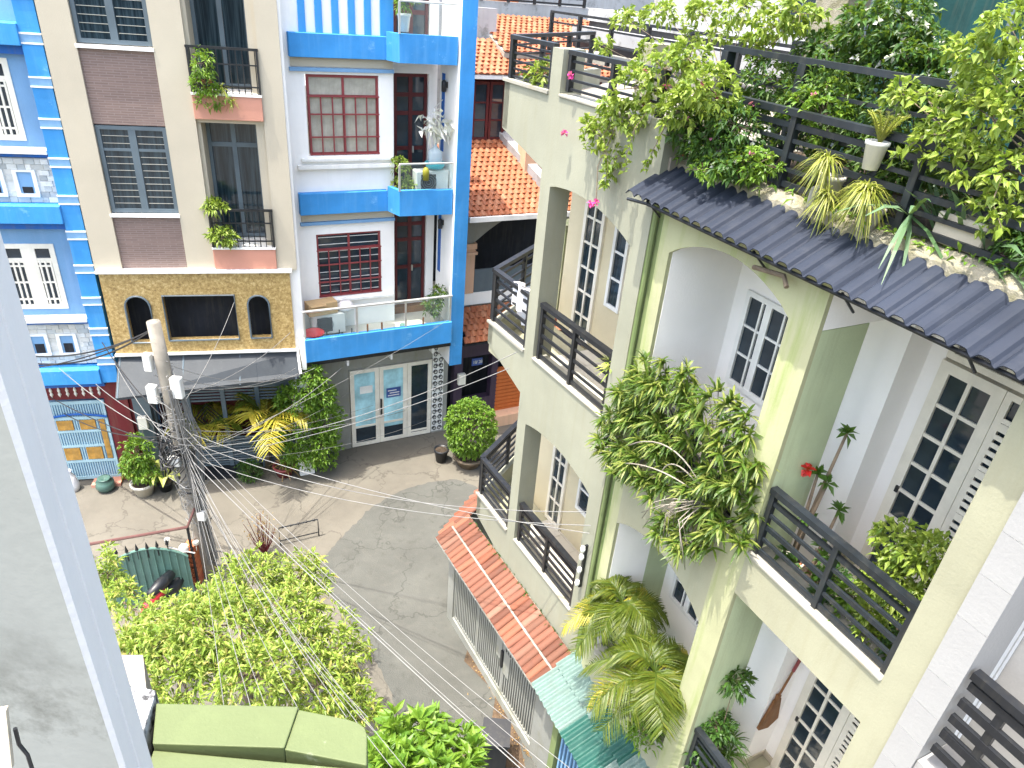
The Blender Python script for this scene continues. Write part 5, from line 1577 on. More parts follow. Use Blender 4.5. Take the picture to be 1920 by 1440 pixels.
for i in range(20):
    a = hp_(RH, -0.62 + rng.normal() * 0.06, -0.1, 7.08)
    e = hp_(RH, -0.95 + rng.uniform(-0.35, 0.55), -0.34 + rng.normal() * 0.05, 6.35 + rng.uniform(0, 0.5))
    md = (np.array(a) + np.array(e)) / 2 + np.array(hp_(RH, 0, -0.22, 0)) - np.array(hp_(RH, 0, 0, 0)) + np.array([0, 0, 0.1])
    b.tube([a, md, e], [0.006, 0.005, 0.004], 4)
for (pa, pm, pe) in (((-0.6, -.1, 7.05), (-0.9, -.45, 7.9), (-1.75, -.3, 7.05)), ((-0.6, -.1, 7.05), (-1.0, -.42, 7.35), (-1.7, -.35, 6.85)), ((-.62, -.1, 7.1), (-1.1, -.3, 7.5), (-1.2, -.25, 7.0))):
    P3 = [Vector(hp_(RH, *q)) for q in (pa, pm, pe)]
    b.tube([(1 - t) ** 2 * P3[0] + 2 * t * (1 - t) * P3[1] + t * t * P3[2] for t in np.linspace(0, 1, 12)], 0.008, 5)
b.build('stems', M['pole'], o, True)
bp('planter_soil', RH, M['gravel'], -2.03, -0.39, 0.25, 0.6, 6.45, 6.8)
o = plant('wall_plant', 'single small rosette growing out of the cream wall under the middle balcony', 'plant', hp_(RH, -2.02, -0.02, 6.35))
rosette(o, hp_(RH, -2.0, -0.05, 6.35), np.array(hp_(RH, 0, -1, 0.2)) - np.array(hp_(RH, 0, 0, 0)), 30, 0.11, 0.02, 'lf_dark', 0.2, 0.7)
# palms in the lower balcony
for (u, v, z, s_, lb, nf) in ((-1.75, 0.1, 4.4, 0.92, 'smaller areca palm at the left of the lower lime balcony', 18), (-0.75, -0.05, 4.25, 1.12, 'larger areca palm with drooping yellow fronds beside the lower pillar', 22)):
    o = plant('palm', lb, 'palm', hp_(RH, u, 0.35, 3.0))
    b = MB()
    for dx in (-.08, .05, .1):
        b.tube([hp_(RH, u + dx, 0.35, 2.95), hp_(RH, u + dx * .6, 0.25, 3.6), hp_(RH, u, v, z)], [0.03, 0.025, 0.02], 6)
    b.build('trunk', M['bark'], o, True)
    for i in range(nf):
        frond(o, hp_(RH, u, v, z), i * 2.399 + 0.5, 0.55 + 0.45 * math.sin(i * 1.3), s_ * rng.uniform(0.7, 1.0), 0.75, 42, 0.25 * s_, 'lf_palm' if i % 9 else 'lf_gold', wd=0.022)
local_bush('balcony_plant', 'bright round leaved plant behind the lower cream parapet', RH, [(-0.95, .12, 3.6, .14, .3), (-1.1, .1, 3.2, .12, .2)], 'lf_boug', 90, 5, 0.07, 0.05, (-1.0, .2, 3.1))
local_bush('balcony_plant', 'leafy shoot under the larger areca palm at the pillar foot', RH, [(-.62, -.08, 3.25, .2, .22)], 'lf_mid', 60, 6, 0.12, 0.03, (-.6, .1, 3.0))
# desert roses and pots behind the upper right rail
def desert_rose(label, u, v, z0, tips, flower=False, pm='pot'):
    o = plant('desert_rose', label, 'plant', hp_(RH, u, v, z0 + 0.2))
    pot(o, hp_(RH, u, v, z0), 0.12, 0.2, pm)
    b = MB()
    for (du, dv, dz) in tips:
        e = hp_(RH, u + du, v + dv, z0 + dz)
        b.tube([hp_(RH, u, v, z0 + 0.16), hp_(RH, u + du * .4, v + dv * .4, z0 + dz * .55), e], [0.03, 0.02, 0.014], 6)
        q = MB()
        n = 16
        D_ = rng.normal(size=(n, 3)); D_[:, 2] += 0.7
        q.blades(np.repeat([e], n, 0), D_, rng.uniform(.09, .14, n), 0.045, 0.15)
        f = q.build('leaf_cluster', M['lf_dark'], o); f['kind'] = 'stuff'
    b.build('stem', M['bark'], o, True)
    if flower:
        q = MB(); c = hp_(RH, u + tips[0][0] - 0.03, v + tips[0][1] - 0.12, z0 + tips[0][2] + 0.05)
        q.blades(np.repeat([c], 12, 0), rng.normal(size=(12, 3)) + np.array([0, -0.5, 0.4]), 0.085, 0.06, 0.05)
        q.build('flower', M['fl_red'], o)
    return o
desert_rose('tall desert rose with a red flower against the green pillar side', 0.06, 0.55, 6.44, [(-.02, -.04, 1.28), (.08, .0, 1.22), (.05, .06, 1.75), (.04, -.02, .75)], True)
desert_rose('small desert rose with two stems in front of the white corner wall', 0.26, 0.6, 6.44, [(-.02, .12, .92), (.02, -.02, .55), (.1, -.04, .48)], False, 'terracotta')
desert_rose('low desert rose beside the middle post of the upper right rail', 0.5, 0.42, 6.44, [(.0, -.05, .45), (-.1, 0, .36), (.1, .02, .4)])
desert_rose('low desert rose at the left end of the upper right rail', 0.16, 0.3, 6.44, [(.0, -.05, .5), (-.08, 0, .3), (.06, .02, .38)], False, 'rail')
local_bush('lemon_bush', 'light green citrus bush in front of the glazed door behind the upper rail', RH, [(0.98, .48, 7.62, .2, .2), (1.22, .5, 7.72, .2, .22), (1.05, .42, 7.3, .22, .2), (1.3, .4, 7.3, .18, .16)], 'lf_boug', 330, 6, 0.085, 0.035, (1.1, .48, 6.68), 'potwhite', .16, .26)
for i, (u, v, m_, lb) in enumerate(((0.72, .3, 'lf_dark', 'dark leafy pot plant just right of the middle rail post'), (0.95, .26, 'lf_mid', 'low green pot plant behind the rail under the citrus bush'), (1.2, .24, 'lf_boug', 'lime green pot plant near the right end of the upper rail'), (1.4, .34, 'lf_dark', 'dark pot plant in the right corner of the upper rail'))):
    local_bush('pot_plant', lb, RH, [(u, v, 6.85, .15, .16), (u - .06, v + .02, 7.05, .12, .1)], m_, 75, 6, 0.09, 0.035, (u, v, 6.64), 'terracotta' if i % 2 else 'rail', .11, .18)
# lower right balcony
local_bush('balcony_plant', 'dark leafy plant against the lower pillar left of the broom', RH, [(-0.02, .45, 4.75, .16, .14), (0.0, .35, 4.0, .18, .16), (.02, .3, 3.6, .2, .16)], 'lf_dark', 150, 6, 0.12, 0.035, (0.0, .4, 3.1), 'pot', .14, .22, trunk=0.02)
o = plant('spiky_plant', 'dark spiky plant on the floor under the lower right window', 'plant', hp_(RH, .12, .62, 3.1))
for z, u in ((3.75, .12), (3.5, .16)):
    rosette(o, hp_(RH, u, .55, z), (0, 0, 1), 40, .34, .028, 'lf_dark', .6, .8)
pot(o, hp_(RH, .13, .6, 2.9), .13, .24, 'pot')
local_bush('balcony_plant', 'small white flowering plant behind the lower right rail', RH, [(.35, .16, 3.35, .2, .2), (.15, .14, 3.3, .15, .2)], 'lf_dark', 110, 6, 0.08, 0.03, (.3, .2, 3.1), 'pot', .12, .2, flowers=[('fl_white', 10, .04)])
t = place('broom', 'brown straw broom with a red handle leaning on the white wall', 'broom', RH, 0.10, 1.16, 3.55)
k = MB(); k.tube([(0.0, 0.16, 1.28), (0.0, 0.02, 0.62)], 0.014, 6); k.build('handle', M['red'] if False else M['wood'], t)
k = MB(); k.tube([(0.0, 0.17, 1.3), (0.0, 0.12, 1.08)], 0.02, 6); k.build('grip', M['redgrille'], t)
k = MB(); k.slab([(-0.02, 0.0), (0.02, 0.0), (0.02, 0.05), (-0.02, 0.05)], 0.55, 0.7)
k.add([(-.015, -.02, .62), (.015, -.02, .62), (.02, -.13, .12), (.02, .17, .2), (-.02, .17, .2), (-.02, -.13, .12), (.015, .08, .62), (-.015, .08, .62), (0.02, .04, .08), (-.02, .04, .08)],
      [(0, 1, 2, 5), (1, 6, 3, 8, 2), (6, 7, 4, 3), (7, 0, 5, 9, 4), (2, 8, 9, 5), (8, 3, 4, 9)])
k.build('straw_head', M['wood'], t)
o = plant('spiky_plant', 'small yellow spiky plant at the right end of the cream balcony rail', 'plant', hp_(LH, 1.6, .2, 7.35))
for du in (0, .04): rosette(o, hp_(LH, 1.58 + du, .12, 7.42), (-.3, -.2, 1), 40, .24, .03, 'lf_yellow', .3, .9)
pot(o, hp_(LH, 1.6, .3, 6.9), .1, .4, 'pot')
# ================================================================== ROOF TERRACE GARDEN
def tbush(label, house, pts, mat, ncl, k, L, Wd, base, flowers=None, name='terrace_shrub', **kw):
    return local_bush(name, label, house, pts, mat, ncl, k, L, Wd, base, flowers=flowers, trunk=0.018, **kw)
# bougainvillea pouring over the cream parapet
bgp = [(1.48, -0.1, 10.65) + (0.25, 0.2), (1.89, -0.1, 10.88) + (0.3, 0.2), (2.39, -0.1, 10.62) + (0.26, 0.2), (2.54, -0.1, 10.8) + (0.28, 0.22), (1.19, -0.1, 10.37) + (0.2, 0.16), (1.01, -0.1, 10.08) + (0.16, 0.16), (1.46, -0.1, 10.39) + (0.2, 0.16), (1.31, -0.1, 9.89) + (0.13, 0.13), (0.79, -0.1, 10.13) + (0.1, 0.1), (2.11, -0.1, 10.5) + (0.24, 0.18), (2.2, -0.1, 11.01) + (0.2, 0.14), (1.25, -0.1, 9.7) + (0.06, 0.1)]
local_bush('bougainvillea', 'lime green bougainvillea tumbling over the cream terrace parapet', LH, bgp, 'lf_boug', 400, 6, 0.085, 0.045, (1.85, .4, 10.1), 'terracotta', .2, .3, flowers=[('fl_mag', 5, .05)], trunk=0.02)
o = plant('flower_spray', 'two magenta blooms on a thin hanging bougainvillea shoot', 'flower', hp_(LH, 1.2, -.2, 9.6))
b = MB(); b.tube([hp_(LH, 1.25, -.1, 10.2), hp_(LH, 1.2, -.22, 9.8), hp_(LH, 1.28, -.24, 9.45)], 0.006, 4); b.build('stem', M['bark'], o)
for c in ((0.33, -.12, 9.98), (1.28, -.25, 9.42), (1.2, -.25, 9.38), (0.3, -.1, 10.62)):
    q = MB()
    q.blades(np.repeat([hp_(LH, *c)], 10, 0), rng.normal(size=(10, 3)), .055, .05, .05)
    q.build('bloom', M['fl_mag'], o)

def strand(name, label, house, pts, n, L, Wd, mat):
    """a thin hanging shoot with leaves along it"""
    P_ = [Vector(hp_(house, *p)) for p in pts]
    o = plant(name, label, 'shoot', P_[0], 'hanging bougainvillea shoots')
    b = MB(); b.tube(P_, [.006 - .004 * i / (len(P_) - 1) for i in range(len(P_))], 4); b.build('stem', M['bark'], o)
    C_, D_ = [], []
    for i in range(n):
        t = (len(P_) - 1) * (i + .5) / n; j = int(t); p = P_[j].lerp(P_[j + 1], t - j)
        for _ in range(3):
            C_.append(tuple(p)); D_.append(tuple(rng.normal(size=3) + np.array([0, 0, -.3])))
    b = MB(); b.blades(C_, D_, rng.uniform(.6, 1.1, len(C_)) * L, Wd, .2); f = b.build('foliage', M[mat], o); f['kind'] = 'stuff'
for lb, pts in (('long shoot hanging lowest in front of the cream parapet', ((1.36, -0.12, 10.37), (1.21, -0.22, 10.15), (1.42, -0.25, 9.86), (1.42, -0.25, 9.63))),
                ('shoot curving out to the left over the cream wall', ((1.39, -0.12, 10.43), (1.04, -0.2, 10.32), (0.89, -0.24, 10.09), (1.0, -0.25, 9.91))),
                ('middle shoot hanging beside the pink bloom', ((1.78, -0.1, 10.52), (1.71, -0.2, 10.3), (1.67, -0.22, 10.03), (1.67, -0.22, 9.83))),
                ('short bare shoot against the cream pier', ((2.11, -0.1, 10.52), (2.05, -0.16, 10.26), (1.95, -0.16, 10.03), (1.93, -0.16, 9.92)))):
    strand('bougainvillea_shoot', lb, LH, pts, 13, .085, .042, 'lf_boug')
for lb, pts in (('shoot reaching left in front of the mid terrace rail', ((0.29, 0.3, 10.82), (0.12, 0.25, 10.8), (0.02, 0.22, 10.69), (-0.07, 0.22, 10.58))),
                ('shoot reaching left over the top terrace rail', ((0.11, 0.5, 11.02), (-0.15, 0.5, 11.03), (-0.37, 0.5, 11.02), (-0.54, 0.5, 10.93))),
                ('shoot hanging over the vinca at the far right', ((0.7, 0.3, 10.65), (0.76, 0.2, 10.5), (0.9, 0.18, 10.36))),
                ('shoot rising at the top right corner', ((0.15, 0.6, 11.23), (0.06, 0.6, 11.42), (0.09, 0.6, 11.62)))):
    strand('bougainvillea_shoot', lb, RH, pts, 12, .08, .045, 'lf_boug')
tbush('dark shrub with white and pink flowers at the left end of the slate canopy', RH, [(-2.3, .2, 10.4, .26, .24), (-2.0, .25, 10.25, .28, .2), (-1.75, .25, 10.5, .26, .22), (-1.55, .2, 10.2, .22, .14)], 'lf_dark', 420, 6, 0.085, 0.035, (-2.0, .5, 10.05), flowers=[('fl_white', 40, .045), ('fl_pink', 16, .045)])
tbush('mid green flowering shrub above the left part of the slate canopy', RH, [(-1.75, .1, 10.12, .2, .1), (-1.35, .2, 10.25, .2, .14), (-1.2, .7, 10.7, .3, .24)], 'lf_mid', 240, 6, 0.07, 0.03, (-1.4, .5, 10.05), flowers=[('fl_pink', 12, .04)])
tbush('white flowered shrub behind the terrace trellis near the mottled pillar', RH, [(-1.34, 1.2, 11.37) + (0.34, 0.26), (-0.96, 1.2, 11.23) + (0.34, 0.26), (-1.53, 1.2, 11.11) + (0.3, 0.24), (-1.1, 1.2, 11.05) + (0.34, 0.26), (-0.68, 1.2, 11.06) + (0.34, 0.28), (-1.83, 1.2, 11.14) + (0.26, 0.22), (-1.12, 1.2, 11.5) + (0.26, 0.2), (-0.38, 1.2, 11.02) + (0.3, 0.24)], 'lf_dark', 1000, 6, 0.085, 0.035, (-.3, 1.2, 10.05), flowers=[('fl_white', 110, .05)])
tbush('dull green thicket between the two terrace rails', RH, [(-2.1, 0.85, 10.87) + (0.26, 0.2), (-1.63, 0.85, 10.72) + (0.26, 0.2), (-1.3, 0.85, 10.86) + (0.28, 0.22), (-0.99, 0.85, 10.65) + (0.26, 0.2), (-2.3, 0.85, 10.56) + (0.22, 0.18), (-0.52, 0.85, 10.82) + (0.28, 0.22), (-1.66, 0.85, 10.43) + (0.26, 0.18), (-0.09, 0.85, 10.6) + (0.28, 0.22), (0.29, 0.85, 10.33) + (0.26, 0.22), (-0.69, 0.85, 10.47) + (0.24, 0.2), (-1.12, 0.85, 10.37) + (0.24, 0.18), (-0.35, 0.85, 10.41) + (0.26, 0.2), (0.6, 0.85, 10.18) + (0.24, 0.2)], 'lf_mix', 1300, 6, 0.09, 0.03, (-.3, .9, 10.05), flowers=[('fl_white', 30, .04)])
bgr = [(0.12, 0.4, 10.86) + (0.16, 0.13), (0.34, 0.4, 10.67) + (0.2, 0.16), (0.44, 0.4, 10.95) + (0.24, 0.2), (0.67, 0.4, 10.67) + (0.24, 0.2), (0.21, 0.4, 11.3) + (0.2, 0.16), (0.32, 0.4, 11.5) + (0.2, 0.16), (0.47, 0.4, 11.2) + (0.26, 0.2), (-0.01, 0.4, 10.7) + (0.11, 0.1), (-0.29, 0.4, 11.01) + (0.1, 0.08), (0.74, 0.4, 10.42) + (0.2, 0.16), (0.16, 0.4, 11.06) + (0.14, 0.12), (-0.06, 0.4, 10.99) + (0.1, 0.08)]
local_bush('bougainvillea', 'lime green bougainvillea arching in from the right end of the terrace', RH, bgr, 'lf_boug', 380, 6, 0.075, 0.042, (1.5, .8, 10.1), 'terracotta', .2, .3, trunk=0.02)
bgl = [(-4.66, 0.9, 11.19) + (0.22, 0.14), (-4.04, 0.9, 11.32) + (0.2, 0.12), (-3.29, 0.9, 11.34) + (0.24, 0.14), (-2.66, 0.9, 11.46) + (0.24, 0.14), (-2.18, 0.9, 11.33) + (0.22, 0.16), (-1.95, 0.9, 11.45) + (0.22, 0.14), (-5.2, 0.9, 10.87) + (0.12, 0.1), (-2.4, 0.9, 11.14) + (0.16, 0.12), (-3.49, 0.9, 11.12) + (0.16, 0.1), (-2.98, 0.9, 11.21) + (0.16, 0.12), (-4.2, 0.9, 10.94) + (0.1, 0.12)]
local_bush('climbing_vine', 'loose lime green vine trailing along the top terrace rail', RH, bgl, 'lf_boug', 300, 6, 0.085, 0.045, (-2.2, .9, 10.1), trunk=0.015)
tbush('low vinca with white and pink flowers at the right end of the slate canopy', RH, [(.95, .5, 10.22, .2, .14), (1.25, .45, 10.2, .24, .15), (1.55, .4, 10.15, .25, .15)], 'lf_dark', 300, 6, 0.08, 0.032, (1.2, .5, 10.05), flowers=[('fl_white', 16, .05), ('fl_pink', 10, .045)])
for i, (u, v, z, n, L_, lb) in enumerate(((-.62, .22, 10.45, 120, .24, 'yellow spiky rosette above the canopy at the left of three'), (-.50, .2, 10.2, 110, .2, 'yellow spiky rosette at the curb between the other two'), (-.16, .2, 10.32, 210, .27, 'largest yellow spiky rosette hanging over the mouldy curb'))):
    o = plant('spider_plant', lb, 'plant', hp_(RH, u, v + .1, z - .25))
    rosette(o, hp_(RH, u, v, z), np.array(hp_(RH, 0, -.7, .8)) - np.array(hp_(RH, 0, 0, 0)), n, L_, .018, 'lf_spike', .8, .9)
    pot(o, hp_(RH, u, v + .12, z - .34), .1, .22, 'pot')
o = plant('blade_plant', 'tall grey green bladed plant behind the terrace rail', 'plant', hp_(RH, .4, .6, 10.1))
for du in (-.12, .05, .25):
    rosette(o, hp_(RH, .4 + du, .55, 10.1), (0, 0, 1), 14, .75, .06, 'lf_aloe', .35, .5)
o = plant('blade_plant', 'wide bladed plant leaning out through the lower terrace rails', 'plant', hp_(RH, .15, .4, 10.1))
rosette(o, hp_(RH, .1, .42, 10.2), np.array(hp_(RH, .6, -.8, .5)) - np.array(hp_(RH, 0, 0, 0)), 11, .6, .05, 'lf_aloe', .5, .5)
o = plant('fern', 'small yellow fern in a ribbed pink pot set on the terrace rail', 'plant', hp_(RH, -.28, .40, 10.5))
pot(o, hp_(RH, -.28, .30, 10.46), .085, .21, 'potwhite')
for i in range(12):
    frond(o, hp_(RH, -.28, .32, 10.66), i * .55, 1.1, .34, .3, 12, .07, 'lf_spike', wd=.015)
bp('pot_shelf', o, M['railblue'], *(0,) * 6) if False else None
for i, (u, z, lb) in enumerate(((-.62, 10.06, 'broken white plaster lump on the mouldy terrace curb'),)):
    o = plant('stone', lb, 'stone', hp_(RH, u, .26, z))
    b = MB(); b.slab([hp_(RH, u - .07, .2, 0)[:2], hp_(RH, u + .08, .18, 0)[:2], hp_(RH, u + .07, .32, 0)[:2], hp_(RH, u - .05, .34, 0)[:2]], z, [z + .16, z + .12, z + .18, z + .2]); b.build('lump', M['coping'], o)
local_bush('terrace_shrub', 'small leafy plant in the corner of the cream terrace', LH, [(-.62, .2, 10.5, .24, .14), (-.95, .25, 10.5, .2, .12)], 'lf_boug', 70, 6, 0.1, 0.04, (-.7, .3, 10.3), 'pot', .14, .22)
# grass fringe and weeds growing on the mouldy curb
b = MB(); q = 420
C_ = np.array([hp_(RH, rng.uniform(-2.5, 2.2), rng.uniform(.2, .6), 10.07) for _ in range(q)])
b.blades(C_, rng.normal(size=(q, 3)) + np.array([0, 0, 1.0]), rng.uniform(.05, .14, q), .03, .3)
tag(b.build('curb_weeds', M['lf_mid']), 'small weeds and moss tufts sprouting along the mouldy terrace curb', 'weeds', kind='stuff')
# ------------------------------------------------------------------ behind the terrace
t = place('pillar', 'mottled white roof pillar rising behind the white flowered shrub', 'pillar', RH, (-2.81, 2.4, 11.4)[0], 2.4, 9.9)
bp('shaft', t, M['roughcurb'], -.22, .22, -.2, .2, 0, 3.2)
t = place('shade_net', 'dark teal shade net hung behind the terrace plants', 'net', RH, (-1.62, 2.6, 11.26)[0], 2.6, 9.9)
k = MB(); n = 20
k.add([(-.95 + 2.9 * i / n, .05 * math.sin(i * 1.3), z) for z in (0.1, 3.4) for i in range(n + 1)], [(i, i + 1, i + n + 2, i + n + 1) for i in range(n)])
k.build('netting', M['net'], t)
for x in (-.95, .6, 1.9):
    bp('post', t, M['greyframe'], x - .03, x + .03, -.06, 0.0, 0, 3.4)
for x, lb in ((.28, 'pair of white steam pipes'),):
    k = MB(); k.tube([(-.35, -.12, 1.9), (-.2, -.12, 3.3)], .02, 6); k.tube([(-.28, -.12, 1.9), (-.13, -.12, 3.3)], .02, 6); k.build('pipes', M['whitetrim'], t)
for z0, lb in ((1.15, 'a'), (1.62, 'b')):
    bp('white_panel', t, M['whitetrim'], .78, 1.2, -.1, -.06, z0, z0 + .4)
BK = frame_thing('neighbour_house', 'pale neighbouring house with white beams behind the roof terrace', 'house', (2.47, 5.30), -28.4, -1)
b = MB()
wall_cells(b, -14, 6, 7, 15, 8.0, 8.3, [(-9.4, -8.4, 11.0, 12.6), (-6.2, -5.2, 11.2, 12.8)])
b.build('wall', M['oldwhite'], BK)
for u0, u1, z0 in ((-9.4, -8.4, 11.0), (-6.2, -5.2, 11.2)):
    window(BK, u0, u1, z0, z0 + 1.6, 8.05, 2, 2, M['greyframe'], M['glass'])
for k_, (z, y) in enumerate(((10.62, 5.0), (11.0, 5.4))):
    bp('white_beam', BK, M['oldwhite'], -13, 4, y, y + .5, z - .16, z + .1)
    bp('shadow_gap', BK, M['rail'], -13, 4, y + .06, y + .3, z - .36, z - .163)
bp('roof', BK, M['coping'], -14, 6, 5.0, 8.0, 10.0, 10.1)
rr_ = railing(BK, (-13, 4.4), (4, 4.4), 10.1, 11.0, M['rail'], posts=14, rails=3, top=(.06, .05), bar=.04, pw=.07)
# far building behind the tiled roofs
FB = frame_thing('neighbour_house', 'grey walled house with black rails behind the highest tiled roof', 'house', (-4.232, 15.973), 61.63)
b = MB(); b.box(2.0, 16, 7.2, 7.5, 6, 14); b.box(3.0, 16, 5.2, 5.5, 9.5, 10.98)
b.build('wall', M['oldwhite'], FB)
railing(FB, (4.6, 5.2), (9, 5.2), 10.98, 12.0, M['rail'], posts=6, rails=6, top=(.06, .05), bar=.05, pw=.07)
bp('timber_panel', FB, M['orangedoor'], 6.4, 7.6, 7.0, 7.15, 10, 13)
bp('window_box', FB, M['dark'], 4.9, 5.6, 7.1, 7.2, 11.3, 12.5)

# ================================================================== UTILITY POLE, CABLES, STREET THINGS
PB = Vector((-6.08, 10.96, 0))
PT = Vector((-6.24, 10.86, 5.96))
up_ = plant('utility_pole', 'leaning grey concrete utility pole wrapped in tangled cables', 'utility pole', PB)
b = MB(); b.tube([PB + (PT - PB) * t for t in np.linspace(0, 1, 8)], [.165 - .05 * t for t in np.linspace(0, 1, 8)], 14)
b.build('shaft', M['pole'], up_, True)
for z in (2.3, 2.42):
    b = MB(); c = PB + (PT - PB) * (z / 5.96); b.lathe([(.145, z - .02), (.155, z - .01), (.155, z + .02), (.145, z + .03)], c.x, c.y, 14); b.build('band', M['rail'], up_)
for dx, dy, z, w, hh in ((-.2, -.1, 5.2, .1, .34), (-.24, -.12, 4.55, .13, .36), (.22, -.1, 4.72, .14, .42), (-.1, -.18, 3.1, .16, .18), (.17, -.14, 1.75, .12, .2)):
    c = PB + (PT - PB) * (z / 5.96)
    bp('junction_box', up_, M['boxgrey'], c.x + dx - w * .7, c.x + dx + w * .7, c.y + dy - .06, c.y + dy + .07, z - hh / 2, z + hh / 2, .015)
# tangle of cables round the shaft
b = MB()
for i in range(95):
    z0 = rng.uniform(1.2, 4.6)
    pts = []
    a0 = rng.uniform(0, 2 * PI)
    r_ = rng.uniform(.14, .34) * (1.2 if 2.6 < z0 < 4.0 else .8)
    n_ = rng.integers(6, 12)
    for j in range(n_):
        z = z0 - rng.uniform(.05, .16) * j * (1 if i % 3 else -.6)
        c = PB + (PT - PB) * (max(.3, min(5.2, z)) / 5.96)
        a = a0 + j * rng.uniform(.15, .7)
        pts.append((c.x + r_ * math.cos(a) * (1 - .03 * j), c.y + r_ * math.sin(a) * (1 - .03 * j), z))
    b.tube(pts, rng.uniform(.004, .008), 4)
for i in range(24):
    a = rng.uniform(-1.1, .4)
    pts = []
    for z in np.linspace(4.7, .4, 9):
        c = PB + (PT - PB) * (z / 5.96)
        rr = .17 + .05 * rng.random() + .22 * math.exp(-((z - 3.4) / .9) ** 2) * rng.random()
        pts.append((c.x + rr * math.cos(a), c.y + rr * math.sin(a), z)); a += rng.normal() * .06
    b.tube(pts, .006, 4)
cb_ = b.build('cable_tangle', M['wire'], up_); cb_['kind'] = 'stuff'
b = MB()
for i in range(16):
    z = 3.2 + rng.normal() * .25; a0 = rng.uniform(0, 6.3); c = PB + (PT - PB) * (z / 5.96); r_ = rng.uniform(.15, .38)
    b.tube([(c.x - .1 + r_ * math.cos(a0 + t), c.y - .1 + r_ * math.sin(a0 + t) * .6, z + .22 * math.sin(2 * t + a0)) for t in np.linspace(0, 5, 14)], .012, 5)
cb_ = b.build('black_loops', M['wireblack'], up_); cb_['kind'] = 'stuff'
b = MB(); b.tube([(-5.75 + .2 * math.cos(t), 10.8, .62 + .2 * math.sin(t)) for t in np.linspace(0, 2 * PI, 22)], .014, 6); b.build('cable_coil', M['wireblack'], up_)

def cable(p0, p1, sag, label, group, r=.008, mat='wire', name='cable'):
    p0, p1 = Vector(p0), Vector(p1)
    pts = []
    for t in np.linspace(0, 1, 18):
        p = p0.lerp(p1, t); p.z -= 4 * sag * t * (1 - t); pts.append(p)
    b = MB(); b.tube(pts, r, 5)
    o = b.build(name, M[mat]); tag(o, label, 'cable', group)
    return o
ORD = ('first', 'second', 'third', 'fourth', 'fifth', 'sixth', 'seventh', 'eighth', 'ninth', 'tenth')
def pole_at(z, dx=0.0, dy=0.0):
    c = PB + (PT - PB) * (z / 5.96); return (c.x + dx, c.y + dy, z)
for i, e in enumerate(((-8.905, 11.206, 4.6), (-8.892, 11.298, 4.8), (-8.782, 11.211, 4.7))):
    cable(pole_at(5.85, 0, -.05), e, .12 + .05 * i, ('lowest', 'topmost', 'middle')[i] + ' black cable from the pole top to the left edge', 'black cables at the pole top', .016 if i else .012, 'wireblack')
# long pale cables sweeping to the lower right over the alley
ends = [(0.486, 4.973, 3.6), (0.507, 4.601, 4.2), (0.786, 4.751, 4.0), (1.038, 4.899, 3.8)]
for i, e in enumerate(ends):
    cable(pole_at(3.2 + .25 * i, .12, -.1), e, .10 + .06 * i, ORD[i] + ' from the left of the pale cables crossing to the bottom right', 'pale cables crossing the alley', .004 + .0035 * (i == 0))
ends = [(-2.502, 4.318, 5.2), (-2.109, 4.067, 5.6), (-2.091, 4.33, 5.2), (-1.846, 4.498, 5.0), (-1.584, 4.524, 5.0), (-1.393, 4.594, 4.8), (-1.248, 4.891, 4.4), (-1.14, 4.674, 4.5), (-0.818, 4.042, 4.9), (-0.723, 4.238, 4.6)]
for i, e in enumerate(ends):
    cable(pole_at(2.6 + .2 * (i % 6), .1, -.1), e, .35 + .05 * (i % 4), ORD[i] + ' from the left of the pale cables dropping over the lime green tree', 'pale cables over the tree', .0038)
ends = [(-1.09, -0.6, 1.31), (-0.41, -0.9, 3.05), (-0.17, -0.6, 2.16), (0.5, -0.4, 1.52), (1.45, -0.2, 1.04), (2.36, -0.3, 0.74), (2.28, -1.02, 4.04)]
for i, e in enumerate(ends):
    cable(pole_at(3.0 + .18 * (i % 5), .12, 0), at(WH, *e), .18 + .08 * (i % 3), ORD[i] + ' from the left of the cables to the white and blue house', 'pale cables to the white and blue house', .0038 + .0035 * (i % 3 == 1))
ends = [(-0.34, -0.2, 6.46), (-0.16, -0.2, 6.82), (1.83, -0.1, 5.31), (1.96, -0.1, 5.03), (1.96, -0.1, 5.17)]
for i, e in enumerate(ends):
    cable(pole_at(3.1 + .2 * (i % 4), .12, 0), at(LH, *e), .25 + .1 * (i % 3), ORD[i] + ' from the left of the thin cables to the cream house', 'thin cables to the cream house', .006)
ends = [(1.23, -0.04, 4.92), (2.36, -0.1, 4.16), (2.43, -0.3, 3.34), (2.48, -0.3, 3.2), (2.86, -0.6, 3.48)]
for i, e in enumerate(ends):
    cable(pole_at(4.2 + .22 * (i % 5), .12, .05), at(BH, *e), .15 + .05 * i, ORD[i] + ' from the left of the cables to the beige house front', 'pale cables to the beige house', .006)
ends = [(-2.97, 0.2, 2.54), (-2.57, 0.0, 3.39), (-2.84, 0.3, 2.04), (-1.92, 0.0, 2.95), (-1.64, 0.1, 3.96), (-1.41, -0.1, 3.53)]
for i, e in enumerate(ends):
    cable(pole_at(3.3 + .14 * (i % 5), -.12, 0), at(BH, *e), .14 + .06 * (i % 3), ORD[i] + ' from the left of the cables to the blue house front', 'cables to the blue house', .008 if i % 2 else .011, 'wire' if i % 2 else 'wireblack')
for i, (a, c_) in enumerate((((-5.6, 10.6, .1), 3.4), ((-5.45, 10.5, .1), 3.2), ((-5.2, 10.7, .1), 3.0))):
    cable(pole_at(c_, .12, -.1), a, .02, ORD[i] + ' from the left of the slack cables at the pole foot', 'slack cables at the pole foot', .007)
